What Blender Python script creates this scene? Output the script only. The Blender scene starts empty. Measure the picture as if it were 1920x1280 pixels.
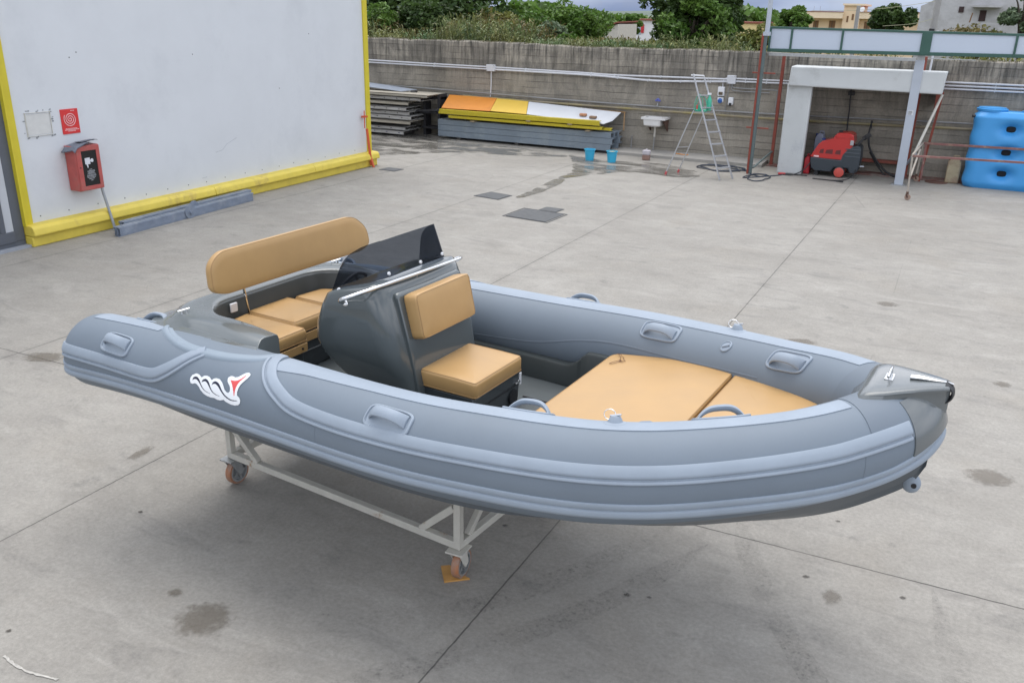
import bpy, bmesh, math, random
import numpy as np
from mathutils import Vector, Matrix
from mathutils.geometry import tessellate_polygon
R=math.radians
random.seed(7); rng=np.random.default_rng(7)
scene=bpy.context.scene; col=scene.collection

# ---------------------------------------------------------------- camera
cam_d=bpy.data.cameras.new('camera'); cam=bpy.data.objects.new('camera',cam_d); col.objects.link(cam)
cam_d.sensor_width=36; cam_d.lens=1630/1920*36; cam_d.clip_start=.05; cam_d.clip_end=6000
YAW,PITCH,ROLL=R(26),R(20.745),R(1.228)
_f=Vector((-math.sin(YAW)*math.cos(PITCH),math.cos(YAW)*math.cos(PITCH),-math.sin(PITCH)))
_r=Vector((math.cos(YAW),math.sin(YAW),0)); _u=_r.cross(_f)
_R=math.cos(ROLL)*_r+math.sin(ROLL)*_u; _U=-math.sin(ROLL)*_r+math.cos(ROLL)*_u
cam.matrix_world=Matrix(((_R.x,_U.x,-_f.x,0),(_R.y,_U.y,-_f.y,0),(_R.z,_U.z,-_f.z,3.4),(0,0,0,1)))
scene.camera=cam

# ---------------------------------------------------------------- view and light
scene.view_settings.view_transform='Standard'; scene.view_settings.look='None'
scene.view_settings.gamma=1; scene.view_settings.exposure=0.25
SUN_EL,SUN_AZ=R(70),R(125)      # azimuth of the sun, counter-clockwise from +X
w=bpy.data.worlds.new('World'); scene.world=w; w.use_nodes=True
nt=w.node_tree; nt.nodes.clear()
def N(t,**k):
    n=nt.nodes.new(t)
    for a,b in k.items(): setattr(n,a,b)
    return n
L=lambda a,b: nt.links.new(a,b)
sky=N('ShaderNodeTexSky',sky_type='NISHITA',sun_disc=False,sun_elevation=SUN_EL,sun_rotation=R(90)-SUN_AZ,air_density=1.2,dust_density=2.5,ozone_density=1.2)
tc=N('ShaderNodeTexCoord'); mp=N('ShaderNodeMapping'); mp.inputs['Scale'].default_value=(1,1,3.2)
nz=N('ShaderNodeTexNoise'); nz.inputs['Scale'].default_value=2.1; nz.inputs['Detail'].default_value=7; nz.inputs['Roughness'].default_value=.58; nz.inputs['Distortion'].default_value=.3
L(tc.outputs['Generated'],mp.inputs['Vector']); L(mp.outputs['Vector'],nz.inputs['Vector'])
cr=N('ShaderNodeValToRGB'); cr.color_ramp.elements[0].position=.30; cr.color_ramp.elements[1].position=.50
L(nz.outputs['Fac'],cr.inputs['Fac'])
# cloud brightness varies with a second noise and is darker and bluer low over the hills
nz2=N('ShaderNodeTexNoise'); nz2.inputs['Scale'].default_value=3.4; nz2.inputs['Detail'].default_value=6; L(mp.outputs['Vector'],nz2.inputs['Vector'])
cc=N('ShaderNodeValToRGB'); e=cc.color_ramp.elements; e[0].position=.3; e[0].color=(5.4,6.1,7.4,1); e[1].position=.7; e[1].color=(12.5,12.6,13.2,1)
L(nz2.outputs['Fac'],cc.inputs['Fac'])
sx=N('ShaderNodeSeparateXYZ'); L(tc.outputs['Generated'],sx.inputs[0])
lr=N('ShaderNodeMapRange'); lr.inputs['From Min'].default_value=.0; lr.inputs['From Max'].default_value=.22; L(sx.outputs['Z'],lr.inputs['Value'])
lc=N('ShaderNodeMix',data_type='RGBA'); L(lr.outputs['Result'],lc.inputs['Factor'])
nz3=N('ShaderNodeTexNoise'); nz3.inputs['Scale'].default_value=5; nz3.inputs['Detail'].default_value=5; L(mp.outputs['Vector'],nz3.inputs['Vector'])
sc3=N('ShaderNodeValToRGB'); e=sc3.color_ramp.elements; e[0].position=.38; e[0].color=(1.35,1.75,2.8,1); e[1].position=.62; e[1].color=(2.9,3.4,4.4,1); L(nz3.outputs['Fac'],sc3.inputs['Fac'])
L(sc3.outputs['Color'],lc.inputs['A']); L(cc.outputs['Color'],lc.inputs['B'])
inv=N('ShaderNodeMath',operation='SUBTRACT'); inv.inputs[0].default_value=1; L(lr.outputs['Result'],inv.inputs[1]); mxf=N('ShaderNodeMath',operation='MAXIMUM'); L(cr.outputs['Color'],mxf.inputs[0]); L(inv.outputs[0],mxf.inputs[1])
mx=N('ShaderNodeMix',data_type='RGBA'); L(mxf.outputs[0],mx.inputs['Factor']); L(sky.outputs[0],mx.inputs['A']); L(lc.outputs['Result'],mx.inputs['B'])
bg=N('ShaderNodeBackground'); bg.inputs['Strength'].default_value=0.15; L(mx.outputs['Result'],bg.inputs['Color'])
wo=N('ShaderNodeOutputWorld'); L(bg.outputs[0],wo.inputs[0])
sd=bpy.data.lights.new('sun','SUN'); sd.energy=1.5; sd.angle=R(44); sd.color=(1,.96,.9)
so=bpy.data.objects.new('sun',sd); col.objects.link(so); so.location=(0,0,40)
_d=Vector((math.cos(SUN_EL)*math.cos(SUN_AZ),math.cos(SUN_EL)*math.sin(SUN_AZ),math.sin(SUN_EL)))
so.rotation_euler=_d.to_track_quat('Z','Y').to_euler()

# ---------------------------------------------------------------- materials
def lin(c): return tuple((x/255/12.92 if x/255<=.04045 else ((x/255+.055)/1.055)**2.4) for x in c)
MATS={}
def mat(name,color,rough=.6,metal=0,spec=.5,var=.12,vscale=6,bump=0,bscale=40,rvar=0,coat=0,detail=4,color2=None,stretch=(1,1,1),c2pos=(.45,.62),bdist=.004,island=0,sheen=0):
    """principled material with procedural variation of colour, roughness and relief"""
    if name in MATS: return MATS[name]
    m=bpy.data.materials.new(name); MATS[name]=m; m.use_nodes=True; t=m.node_tree; t.nodes.clear()
    n=lambda k:t.nodes.new(k); l=t.links.new
    out=n('ShaderNodeOutputMaterial'); p=n('ShaderNodeBsdfPrincipled'); l(p.outputs[0],out.inputs[0])
    p.inputs['Metallic'].default_value=metal; p.inputs['Roughness'].default_value=rough; p.inputs['Specular IOR Level'].default_value=spec
    if coat: p.inputs['Coat Weight'].default_value=coat; p.inputs['Coat Roughness'].default_value=.06
    c=n('ShaderNodeTexCoord'); mpn=n('ShaderNodeMapping'); mpn.inputs['Scale'].default_value=stretch; l(c.outputs['Object'],mpn.inputs[0])
    nn=n('ShaderNodeTexNoise'); nn.inputs['Scale'].default_value=vscale; nn.inputs['Detail'].default_value=detail; nn.inputs['Roughness'].default_value=.6; l(mpn.outputs[0],nn.inputs[0])
    mr=n('ShaderNodeMapRange'); mr.inputs['From Min'].default_value=.25; mr.inputs['From Max'].default_value=.75; mr.inputs['To Min'].default_value=1-var; mr.inputs['To Max'].default_value=1+var; l(nn.outputs['Fac'],mr.inputs['Value'])
    rgb=n('ShaderNodeRGB'); rgb.outputs[0].default_value=(*color,1); src=rgb.outputs[0]
    if color2 is not None:
        n2=n('ShaderNodeTexNoise'); n2.inputs['Scale'].default_value=vscale*.7; n2.inputs['Detail'].default_value=8; n2.inputs['Roughness'].default_value=.7; l(mpn.outputs[0],n2.inputs[0])
        r2=n('ShaderNodeMapRange'); r2.inputs['From Min'].default_value=c2pos[0]; r2.inputs['From Max'].default_value=c2pos[1]; l(n2.outputs['Fac'],r2.inputs['Value'])
        m2=n('ShaderNodeMix'); m2.data_type='RGBA'; l(r2.outputs[0],m2.inputs['Factor']); l(src,m2.inputs['A']); m2.inputs['B'].default_value=(*color2,1); src=m2.outputs['Result']
    vm=n('ShaderNodeVectorMath'); vm.operation='SCALE'; l(src,vm.inputs[0]); l(mr.outputs[0],vm.inputs['Scale']); fin=vm.outputs[0]
    if island:
        g=n('ShaderNodeNewGeometry'); ir=n('ShaderNodeMapRange'); ir.inputs['To Min'].default_value=1-island; ir.inputs['To Max'].default_value=1+island; l(g.outputs['Random Per Island'],ir.inputs['Value'])
        v2=n('ShaderNodeVectorMath'); v2.operation='SCALE'; l(fin,v2.inputs[0]); l(ir.outputs[0],v2.inputs['Scale']); fin=v2.outputs[0]
    l(fin,p.inputs['Base Color'])
    if rvar:
        rr=n('ShaderNodeMapRange'); rr.inputs['To Min'].default_value=max(.02,rough-rvar); rr.inputs['To Max'].default_value=min(1,rough+rvar); l(nn.outputs['Fac'],rr.inputs['Value']); l(rr.outputs[0],p.inputs['Roughness'])
    if bump:
        nb=n('ShaderNodeTexNoise'); nb.inputs['Scale'].default_value=bscale; nb.inputs['Detail'].default_value=3; l(mpn.outputs[0],nb.inputs[0])
        b=n('ShaderNodeBump'); b.inputs['Strength'].default_value=bump; b.inputs['Distance'].default_value=bdist; l(nb.outputs['Fac'],b.inputs['Height']); l(b.outputs[0],p.inputs['Normal'])
    return m

# ---------------------------------------------------------------- mesh helpers
def catmull(P,n=8,closed=False):
    P=[np.array(p,float) for p in P]
    if closed: E=[P[-1]]+P+[P[0],P[1]]; k=len(P)
    else: E=[2*P[0]-P[1]]+P+[2*P[-1]-P[-2]]; k=len(P)-1
    o=[]
    for i in range(k):
        a,b,c,d=E[i:i+4]
        for j in range(n):
            t=j/n; o.append(.5*((2*b)+(c-a)*t+(2*a-5*b+4*c-d)*t*t+(3*b-a-3*c+d)*t**3))
    if not closed: o.append(P[-1])
    return o
class MB:
    def __init__(s): s.v=[]; s.f=[]; s.m=[]; s.cm=0; s.sm=True
    def add(s,vs,fs):
        o=len(s.v); s.v+= [tuple(float(c) for c in p) for p in vs]; s.f+=[tuple(o+i for i in f) for f in fs]; s.m+=[s.cm]*len(fs); return s
    def box(s,x0,x1,y0,y1,z0,z1):
        return s.add([(x0,y0,z0),(x1,y0,z0),(x1,y1,z0),(x0,y1,z0),(x0,y0,z1),(x1,y0,z1),(x1,y1,z1),(x0,y1,z1)],[(0,3,2,1),(4,5,6,7),(0,1,5,4),(1,2,6,5),(2,3,7,6),(3,0,4,7)])
    def obox(s,c,ax,ay,az,hx,hy,hz):
        c,ax,ay,az=[np.array(q,float) for q in (c,ax,ay,az)]
        P=[c+i*hx*ax+j*hy*ay+k*hz*az for k in(-1,1) for j in(-1,1) for i in(-1,1)]
        return s.add(P,[(0,2,3,1),(4,5,7,6),(0,1,5,4),(1,3,7,5),(3,2,6,7),(2,0,4,6)])
    def bar(s,a,b,wx,wy,up=(0,0,1)):
        a=np.array(a,float); b=np.array(b,float); d=b-a; n=np.linalg.norm(d); d/=n; u=np.array(up,float)
        if abs(d@u)>.98: u=np.array((1.,0,0))
        x=np.cross(d,u); x/=np.linalg.norm(x); y=np.cross(x,d)
        return s.obox((a+b)/2,x,y,d,wx/2,wy/2,n/2)
    def loft(s,rings,cap0=True,cap1=True,closed=True):
        k=len(rings[0]); o=len(s.v); vs=[p for r in rings for p in r]; fs=[]
        for i in range(len(rings)-1):
            for j in range(k if closed else k-1):
                a=i*k+j; b=i*k+(j+1)%k; fs.append((a,b,b+k,a+k))
        if closed and cap0: fs.append(tuple(range(k))[::-1])
        if closed and cap1: fs.append(tuple((len(rings)-1)*k+j for j in range(k)))
        return s.add(vs,fs)
    def sweep(s,path,r,n=10,r2=None,caps=True,up=(0,0,1)):
        P=[np.array(p,float) for p in path]; K=len(P); rr=r if hasattr(r,'__len__') else [r]*K
        rings=[]; u=np.array(up,float)
        for i in range(K):
            d=P[min(i+1,K-1)]-P[max(i-1,0)]; d=d/(np.linalg.norm(d)+1e-12)
            x=np.cross(d,u); nx=np.linalg.norm(x)
            if nx<.05: x=np.cross(d,np.array((1.,0,0))) if i==0 or not rings else lx
            x=x/np.linalg.norm(x); lx=x; y=np.cross(x,d)
            q=r2 if r2 is not None else rr[i]
            rings.append([P[i]+x*rr[i]*math.cos(a)+y*q*math.sin(a) for a in np.linspace(0,2*math.pi,n,endpoint=False)])
        return s.loft(rings,caps,caps)
    def cyl(s,a,b,r,n=16,r2=None):
        a=np.array(a,float); b=np.array(b,float)
        return s.sweep([a,b],[r,r if r2 is None else r2],n)
    def lathe(s,prof,c=(0,0,0),ax=(0,0,1),n=24):
        ax=np.array(ax,float); ax/=np.linalg.norm(ax); u=np.array((1.,0,0)) if abs(ax[0])<.9 else np.array((0,1.,0))
        x=np.cross(ax,u); x/=np.linalg.norm(x); y=np.cross(ax,x); c=np.array(c,float)
        rings=[[c+ax*h+r*(x*math.cos(t)+y*math.sin(t)) for t in np.linspace(0,2*math.pi,n,endpoint=False)] for r,h in prof]
        cp=tuple(prof[0])!=tuple(prof[-1])
        return s.loft(rings,cp,cp)
    def ball(s,c,rx,ry,rz,n=16,m=10):
        rings=[[(c[0]+rx*math.sin(p)*math.cos(t),c[1]+ry*math.sin(p)*math.sin(t),c[2]-rz*math.cos(p)) for t in np.linspace(0,2*math.pi,n,endpoint=False)] for p in np.linspace(.02,math.pi-.02,m)]
        return s.loft(rings)
    def poly(s,pts,h0,h1,axis='z'):
        """extrude a flat polygon given as 2D points; axis = extrusion axis"""
        def P(a,b,h): return {'z':(a,b,h),'y':(a,h,b),'x':(h,a,b)}[axis]
        k=len(pts); vs=[P(a,b,h0) for a,b in pts]+[P(a,b,h1) for a,b in pts]
        tri=tessellate_polygon([[Vector((a,b,0)) for a,b in pts]])
        fs=[tuple(t) for t in tri]+[tuple(i+k for i in t[::-1]) for t in tri]+[(i,(i+1)%k,(i+1)%k+k,i+k) for i in range(k)]
        return s.add(vs,fs)
    def base(s):
        a=np.array(s.v); return ((a[:,0].min()+a[:,0].max())/2,(a[:,1].min()+a[:,1].max())/2,a[:,2].min())
    def build(s,name,m,parent=None,origin=None,bevel=0,seg=2,smooth=None,sub=0,ang=35):
        o0=np.array(origin if origin is not None else (s.base() if parent is None else parent['_w']),float)
        me=bpy.data.meshes.new(name); V=[tuple(np.array(p)-o0) for p in s.v] if o0.any() else s.v
        me.from_pydata(V,[],s.f)
        for mm in (m if isinstance(m,(list,tuple)) else [m]): me.materials.append(mm)
        if any(s.m): me.polygons.foreach_set('material_index',s.m)
        bm=bmesh.new(); bm.from_mesh(me); bmesh.ops.recalc_face_normals(bm,faces=bm.faces); bm.to_mesh(me); bm.free()
        if smooth is None: smooth=True
        if smooth:
            me.polygons.foreach_set('use_smooth',[True]*len(me.polygons))
            try: me.set_sharp_from_angle(angle=R(ang))
            except Exception: pass
        o=bpy.data.objects.new(name,me); col.objects.link(o)
        if parent is not None:
            o.parent=parent
            # a sub-part: its parent is itself a part whose origin is that of the thing
            o['_w']=tuple(o0)
        else: o.location=tuple(o0)
        o['_w']=tuple(o0)
        if bevel:
            b=o.modifiers.new('bevel','BEVEL'); b.width=bevel; b.segments=seg; b.limit_method='ANGLE'; b.angle_limit=R(30); b.harden_normals=False
        if sub:
            b=o.modifiers.new('subdivision','SUBSURF'); b.levels=sub; b.render_levels=sub
        return o
def thing(name,label,cat,loc=(0,0,0),rz=0,group=None):
    o=bpy.data.objects.new(name,None); col.objects.link(o); o.location=loc; o.rotation_euler=(0,0,rz); o.empty_display_size=.2
    o['label']=label; o['category']=cat
    if group: o['group']=group
    o['_w']=tuple(float(x) for x in loc); return o
def tag(o,label,cat,group=None):
    o['label']=label; o['category']=cat
    if group: o['group']=group
    return o
def struct(o,kind='structure'): o['kind']=kind; return o
def copy_tree(o,parent=None):
    c=o.copy(); col.objects.link(c)
    if parent is not None: c.parent=parent
    for ch in list(o.children): copy_tree(ch,c)
    return c
def place(o,loc,rz,label,group=None):
    o.location=loc; o.rotation_euler=(0,0,rz); o['label']=label
    if group: o['group']=group
    return o

# ---------------------------------------------------------------- the boat
TUBE=mat('tube_fabric',(.158,.192,.230),rough=.6,var=.07,vscale=1.6,detail=7,rvar=.06,bump=.12,bscale=260,bdist=.001)
TUBED=mat('bow_fabric',(.142,.172,.207),rough=.58,var=.03,vscale=3,bump=.12,bscale=260,bdist=.001)
RUB=mat('rubber_strake',(.275,.322,.378),rough=.6,var=.06,vscale=5,bump=.15,bscale=120,bdist=.001)
GRP=mat('gelcoat_grey',(.075,.088,.09),rough=.16,var=.05,vscale=2,coat=.6,bump=.04,bscale=3,bdist=.01)
GRPD=mat('gelcoat_liner',(.035,.042,.046),rough=.3,var=.06,vscale=3,coat=.3)
HULL=mat('hull_gelcoat',(.09,.105,.118),rough=.3,var=.05,vscale=2,coat=.3)
DECKM=mat('nonskid_deck',(.085,.097,.10),rough=.42,var=.08,vscale=5,bump=.4,bscale=220,bdist=.001)
TAN=mat('tan_vinyl',(.455,.278,.112),rough=.42,var=.07,vscale=3.5,detail=6,rvar=.08,bump=.3,bscale=14,bdist=.003,sheen=.1)
CHROME=mat('polished_steel',(.72,.72,.72),rough=.12,metal=1,var=.03)
BLK=mat('black_rubber',(.018,.018,.02),rough=.5,var=.1)
WHT=mat('white_plastic',(.75,.76,.78),rough=.4,var=.03)
NAVY=mat('navy_print',(.012,.015,.04),rough=.4,var=.02)
REDP=mat('red_print',(.72,.09,.09),rough=.4,var=.02)
STEELW=mat('cream_painted_steel',(.54,.52,.46),rough=.5,var=.1,vscale=8,color2=(.28,.15,.06),c2pos=(.60,.70))
POLY=mat('orange_polyurethane',(.40,.15,.06),rough=.55,var=.2,vscale=14,color2=(.30,.20,.15),c2pos=(.40,.60))
ZINC=mat('zinc_steel',(.42,.43,.43),rough=.42,metal=.7,var=.15,vscale=20)

boat=thing('inflatable_boat','grey rigid inflatable boat with tan cushions and smoked windscreen, standing on a wheeled steel cradle','boat',(-5.2878,4.6884,0),R(-4.3266))
boat['_w']=(0,0,0)
_S=[0.251,0.925,1.764,2.918,3.573,4.133,4.586,5.029,5.302]; _W=[0.906,0.907,0.934,0.963,0.93,0.835,0.657,0.393,0.0]; _Z=[1.163,1.205,1.235,1.251,1.284,1.323,1.389,1.484,1.569]
_h=[(s,w_,z) for s,w_,z in zip(_S,_W,_Z)]
_full=_h+[(s,-w_,z) for s,w_,z in _h[-2::-1]]
Q=np.array(catmull(_full,60)); _n=len(Q); _tn=np.linspace(0,2,_n)
_seg=np.concatenate([[0],np.cumsum(np.linalg.norm(np.diff(Q,axis=0),axis=1))]); ATOT=_seg[-1]; AH=ATOT/2
_x=np.clip((1-np.abs(1-_tn)-0),0,1); _x=1-np.abs(_tn-1)
RR=.2523+(.2075-.2523)*np.clip((_x-.5)/.5,0,1)**1.5
_T=np.gradient(Q,axis=0); _T[:,2]=0; _T/=np.linalg.norm(_T,axis=1)[:,None]
def cen(a):
    """centreline, outward normal and radius of the tube at arc length a (near stern 0, bow AH, far stern 2AH)"""
    ac=min(max(a,0),ATOT)
    q=np.array([np.interp(ac,_seg,Q[:,i]) for i in range(3)]); t=np.array([np.interp(ac,_seg,_T[:,i]) for i in range(3)]); t/=np.linalg.norm(t)
    q=q+t*(a-ac); r=float(np.interp(ac,_seg,RR))
    e=min(a,ATOT-a)
    if e<.16:
        u=min((.16-e)/.2,1); r*=max(0,(1-u**2.6))**(1/2.2)
    # near side is t<0: Q was built with +w, so mirror
    q=q*np.array([1,-1,1]); t=t*np.array([1,-1,1]); out=np.array([t[1],-t[0],0])
    return q,out,r
def T(a,ph,off=0):
    q,o,r=cen(a); p=R(ph); n=math.cos(p)*np.array([0,0,1.])+math.sin(p)*o
    return q+(r+off)*n, n
def MIR(a): return ATOT-a
def tube_mesh(a0,a1,na,p0=0,p1=360,npn=56,off=0,mb=None,thick=0):
    mb=mb or MB(); A=np.linspace(a0,a1,na)
    full=(p1-p0)>=360; P=np.linspace(p0,p1,npn,endpoint=not full)
    if not thick: return mb.loft([[T(a,p,off)[0] for p in P] for a in A],False,False,closed=full)
    rings=[]
    for a in A: rings.append([T(a,p,off+thick)[0] for p in P]+[T(a,p,-.004)[0] for p in P[::-1]])
    return mb.loft(rings,True,True,closed=True)
AA=np.concatenate([-.04+.2*(1-np.cos(np.linspace(0,math.pi/2,14))),np.linspace(.18,ATOT-.18,150),(ATOT+.04-.2*(1-np.cos(np.linspace(0,math.pi/2,14))))[::-1]])
mb=MB(); mb.loft([[T(a,p)[0] for p in np.linspace(0,360,56,endpoint=False)] for a in AA]); tube=mb.build('tube',TUBE,boat)
def ribbon(path,prof,mb,mir=False,n=8):
    """lay a moulded strip with cross-section prof [(offset, height)] along a path of (arc, angle) points on the tube"""
    P=catmull(path,n); K=len(P); rings=[]
    for i in range(K):
        a,ph=P[i]; r=cen(a)[2]; r=max(r,.05); d=P[min(i+1,K-1)]-P[max(i-1,0)]; t=np.array([d[0],R(d[1])*r]); t/=np.linalg.norm(t)+1e-12; b=np.array([-t[1],t[0]])
        e=1
        ring=[]
        for s,h in prof:
            aa=a+s*b[0]; pp=ph+math.degrees(s*b[1]/r); ring.append(T(MIR(aa) if mir else aa,pp,h)[0])
        ring+= [T(MIR(a+s*b[0]) if mir else a+s*b[0],ph+math.degrees(s*b[1]/r),-.006)[0] for s,h in prof[::-1]]
        rings.append(ring)
    return mb.loft(rings,True,True,closed=True)
up_prof=[(-.047,0),(-.0455,.010),(-.040,.012),(-.02,.014),(.0,.015),(.010,.014),(.014,.011),(.017,.003),(.023,.003),(.026,.009),(.030,.011),(.038,.011),(.042,.008),(.044,0)]
lo_prof=[(-.046,0),(-.044,.008),(-.038,.010),(-.022,.011),(-.017,.009),(-.014,.004),(-.009,.005),(-.004,.016),(.008,.023),(.02,.024),(.032,.019),(.040,.008),(.044,0)]
lo_path=[(.0,104),(.25,107),(.8,107),(1.6,107),(2.4,107),(3.2,107),(3.9,108),(4.5,109),(4.85,111),(5.05,113),(5.18,112),(5.30,104),(AH,88)]
lo_full=lo_path+[(MIR(a),p) for a,p in lo_path[-2::-1]]
mb=MB(); ribbon(lo_full,lo_prof,mb,n=12); mb.build('lower_strake',RUB,tube)
for mir in (False,True):
    mb=MB(); ribbon([(.0,72),(.2,75),(.55,78),(.85,80),(1.01,78),(1.11,69),(1.205,55),(1.30,36),(1.36,24)],up_prof,mb,mir); mb.build('stern_strake',RUB,tube)
    mb=MB(); ribbon([(1.82,-16),(1.84,0),(1.885,19),(1.96,37),(2.06,50),(2.2,61),(2.45,65),(2.8,65.5),(3.5,65),(4.3,64.5),(4.8,62.5),(5.1,61),(5.235,61)],up_prof,mb,mir,n=12); mb.build('side_strake',RUB,tube)
# light walk strips on top of the tube
def strip(pts_out,pts_in,a0,a1,na,mir,name='walk_strip',m=RUB,th=.004):
    mb=MB(); rings=[]
    for a in np.linspace(a0,a1,na):
        po=np.interp(a,[x for x,_ in pts_out],[y for _,y in pts_out]); pi=np.interp(a,[x for x,_ in pts_in],[y for _,y in pts_in])
        P=np.linspace(pi,po,9); aa=MIR(a) if mir else a
        rings.append([T(aa,p,th)[0] for p in P]+[T(aa,p,-.003)[0] for p in P[::-1]])
    mb.loft(rings,True,True); return mb.build(name,m,tube,ang=30)
for mir in (False,True):
    strip([(0,9),(1,9)],[(0,-22),(1,-22)],.17,.83,16,mir)
    strip([(1.9,22),(2.0,19),(2.15,14),(2.6,9.5),(5.1,8)],[(0,-19),(6,-18)],1.9,5.04,70,mir)
    strip([(0,45),(9,45)],[(0,-30),(9,-30)],.0,.01,2,mir) if False else None
# weld seams of the tube panels
mb=MB()
for mir in (False,True):
    for a in (2.38,5.02): ribbon([(a,72),(a+.0,100)],[(-.002,0),(-.001,.0012),(.001,.0012),(.002,0)],mb,mir,n=6)
    ribbon([(2.0,-100),(2.6,-92),(3.0,-75),(3.3,-70),(3.7,-73),(4.42,-76)],[(-.006,0),(-.004,.0018),(.004,.0018),(.006,0)],mb,mir,n=8)
mb.build('weld_seam',TUBED,tube)
# darker bow section of the tube
mb=MB(); tube_mesh(5.06,MIR(5.06),34,-150,70,34,0,mb,thick=.003); mb.build('bow_patch',TUBED,tube)

# moulded recessed handles on the tube sides
def pocket_handle(a,ph,mir,tilt=0,parent=tube):
    mb=MB(); ct,st=math.cos(tilt),math.sin(tilt); r=cen(a)[2]
    def S(u,v,h):
        uu=u*ct-v*st; vv=u*st+v*ct; aa=a+uu; return T(MIR(aa) if mir else aa,ph+math.degrees(vv/r),h)[0]
    hu,hv=.142,.070; n=48; rings=[]
    for k,h in ((1,-.003),(1,.008),(.95,.012),(.86,.012),(.8,.003),(.5,.002),(.05,.002)):
        ring=[]
        for t in np.linspace(0,2*math.pi,n,endpoint=False):
            c,s=math.cos(t),math.sin(t); m=(abs(c)**4.5+abs(s)**4.5)**(-1/4.5); off=(1-k)*hv
            ring.append(S((hu-off)*c*m*1.0,(hv-off)*s*m,h))
        rings.append(ring)
    mb.loft(rings,False,True)
    rings=[]
    for u in np.linspace(-1,1,21):
        hgt=.056*max(0,1-abs(u)**3.0); x=u*.112; wv=.026+.010*abs(u)**4; ring=[]
        for t in np.linspace(0,2*math.pi,12,endpoint=False):
            ring.append(S(x,-.012+wv*math.cos(t),hgt+.004+.015*math.sin(t)))
        rings.append(ring)
    mb.loft(rings); return mb.build('side_handle',RUB,parent)
for a,ph in ((.602,48),(2.815,43)):
    for mir in (False,True): pocket_handle(a,ph,mir,tilt=.05)
for a,ph,mir in ((3.575,-37,True),(4.575,-42,True),(.60,-33,True),(3.46,-34,False),(4.46,-36,False),(.58,-30,False)): pocket_handle(a,ph,mir)
# raised loop handles on top
def loop_handle(a,ph,mir,L_=.30):
    mb=MB(); r=cen(a)[2]
    def S(u,v,h): aa=a+u; return T(MIR(aa) if mir else aa,ph+math.degrees(v/r),h)[0]
    rings=[]
    for h,k in ((-.004,1),(.006,1),(.01,.9)):
        rings.append([S(L_/2*1.12*k*math.cos(t),.05*k*math.sin(t),h) for t in np.linspace(0,2*math.pi,32,endpoint=False)])
    mb.loft(rings,False,True)
    rings=[]
    for t in np.linspace(0,math.pi,25):
        u=L_/2*math.cos(t); h=.048*math.sin(t)**.75; wv=.027; th=.011+.006*abs(math.cos(t))
        ca,sa=math.cos(t),math.sin(t)
        rings.append([S(u+th*math.sin(q)*ca*.9,wv*math.cos(q),h+.004+th*math.sin(q)*max(sa,.3)) for q in np.linspace(0,2*math.pi,12,endpoint=False)])
    mb.loft(rings); return mb.build('grab_handle',RUB,tube)
for a,ph,mir,l_ in (): loop_handle(a,ph,mir,l_)
# rubber cleat mounts with steel rings
for a,ph,mir in ((3.94,-12,False),(4.03,4,True)):
    mb=MB(); r=cen(a)[2]
    S=lambda u,v,h: T(MIR(a+u) if mir else a+u,ph+math.degrees(v/r),h)[0]
    rings=[[S(k*.062*math.cos(t),k*.05*math.sin(t),h*.8) for t in np.linspace(0,2*math.pi,24,endpoint=False)] for k,h in ((1,-.003),(.97,.006),(.62,.01),(.5,.03),(.36,.046),(.1,.05))]
    mb.loft(rings,False,True); mo=mb.build('ring_mount',RUB,tube)
    c0=S(-.01,0,.034); mb=MB(); ring=[c0+np.array([.03*math.cos(t)-.02,0.012*math.sin(t),.022*math.sin(t)+.004]) for t in np.linspace(0,2*math.pi,25)]
    mb.sweep([q_*np.array((1,1,1)) for q_ in ring],.0022,8,caps=False); mb.sweep([S(-.028,.0,.036),S(.03,.01,.046)],.005,8); mb.build('ring',CHROME,mo)
# inflation valves
for a,ph,mir in ((4.089,-40,True),(4.089,-40,False)):
    mb=MB(); r=cen(a)[2]; S=lambda u,v,h: T(MIR(a+u) if mir else a+u,ph+math.degrees(v/r),h)[0]
    mb.loft([[S(k*.04*math.cos(t),k*.04*math.sin(t),h) for t in np.linspace(0,2*math.pi,24,endpoint=False)] for k,h in ((1,-.002),(1,.006),(.86,.009),(.8,.004),(.1,.004))],False,True)
    mb.sweep([S(-.022,-.01,.008),S(.022,.01,.008)],.006,6); mb.build('valve',RUB,tube)

# ------------------------------------------------ hull
sec=[] # s, half width chine, z chine, z keel, z top
for s,hw,zc,zk,zt in ((.72,.70,.76,.52,1.10),(1.2,.71,.75,.50,1.12),(2.0,.72,.75,.49,1.14),(2.8,.72,.76,.50,1.15),(3.4,.70,.80,.53,1.18),(3.9,.62,.87,.58,1.22),(4.3,.53,.94,.66,1.26),(4.66,.41,1.05,.79,1.32),(4.94,.30,1.15,.91,1.38),(5.15,.19,1.24,1.03,1.43),(5.33,.10,1.34,1.17,1.48),(5.43,.05,1.41,1.27,1.52),(5.48,.02,1.47,1.38,1.54)):
    wt=min(hw+.10,float(np.interp(s,_S,_W))-.06) if s<5.2 else hw+.03
    pts=[]
    for y,z in ((0,zk),(.02,zk),(.35*hw,zk+.33*(zc-zk)),(.4*hw,zk+.33*(zc-zk)-.012),(.7*hw,zk+.68*(zc-zk)),(.74*hw,zk+.68*(zc-zk)-.012),(hw,zc),(hw+.04*min(1,hw*2),zc+.012),(wt,zt)):
        pts.append((s,y,z))
    sec.append([(x,-y,z) for x,y,z in pts[::-1]]+pts[1:])
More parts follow.
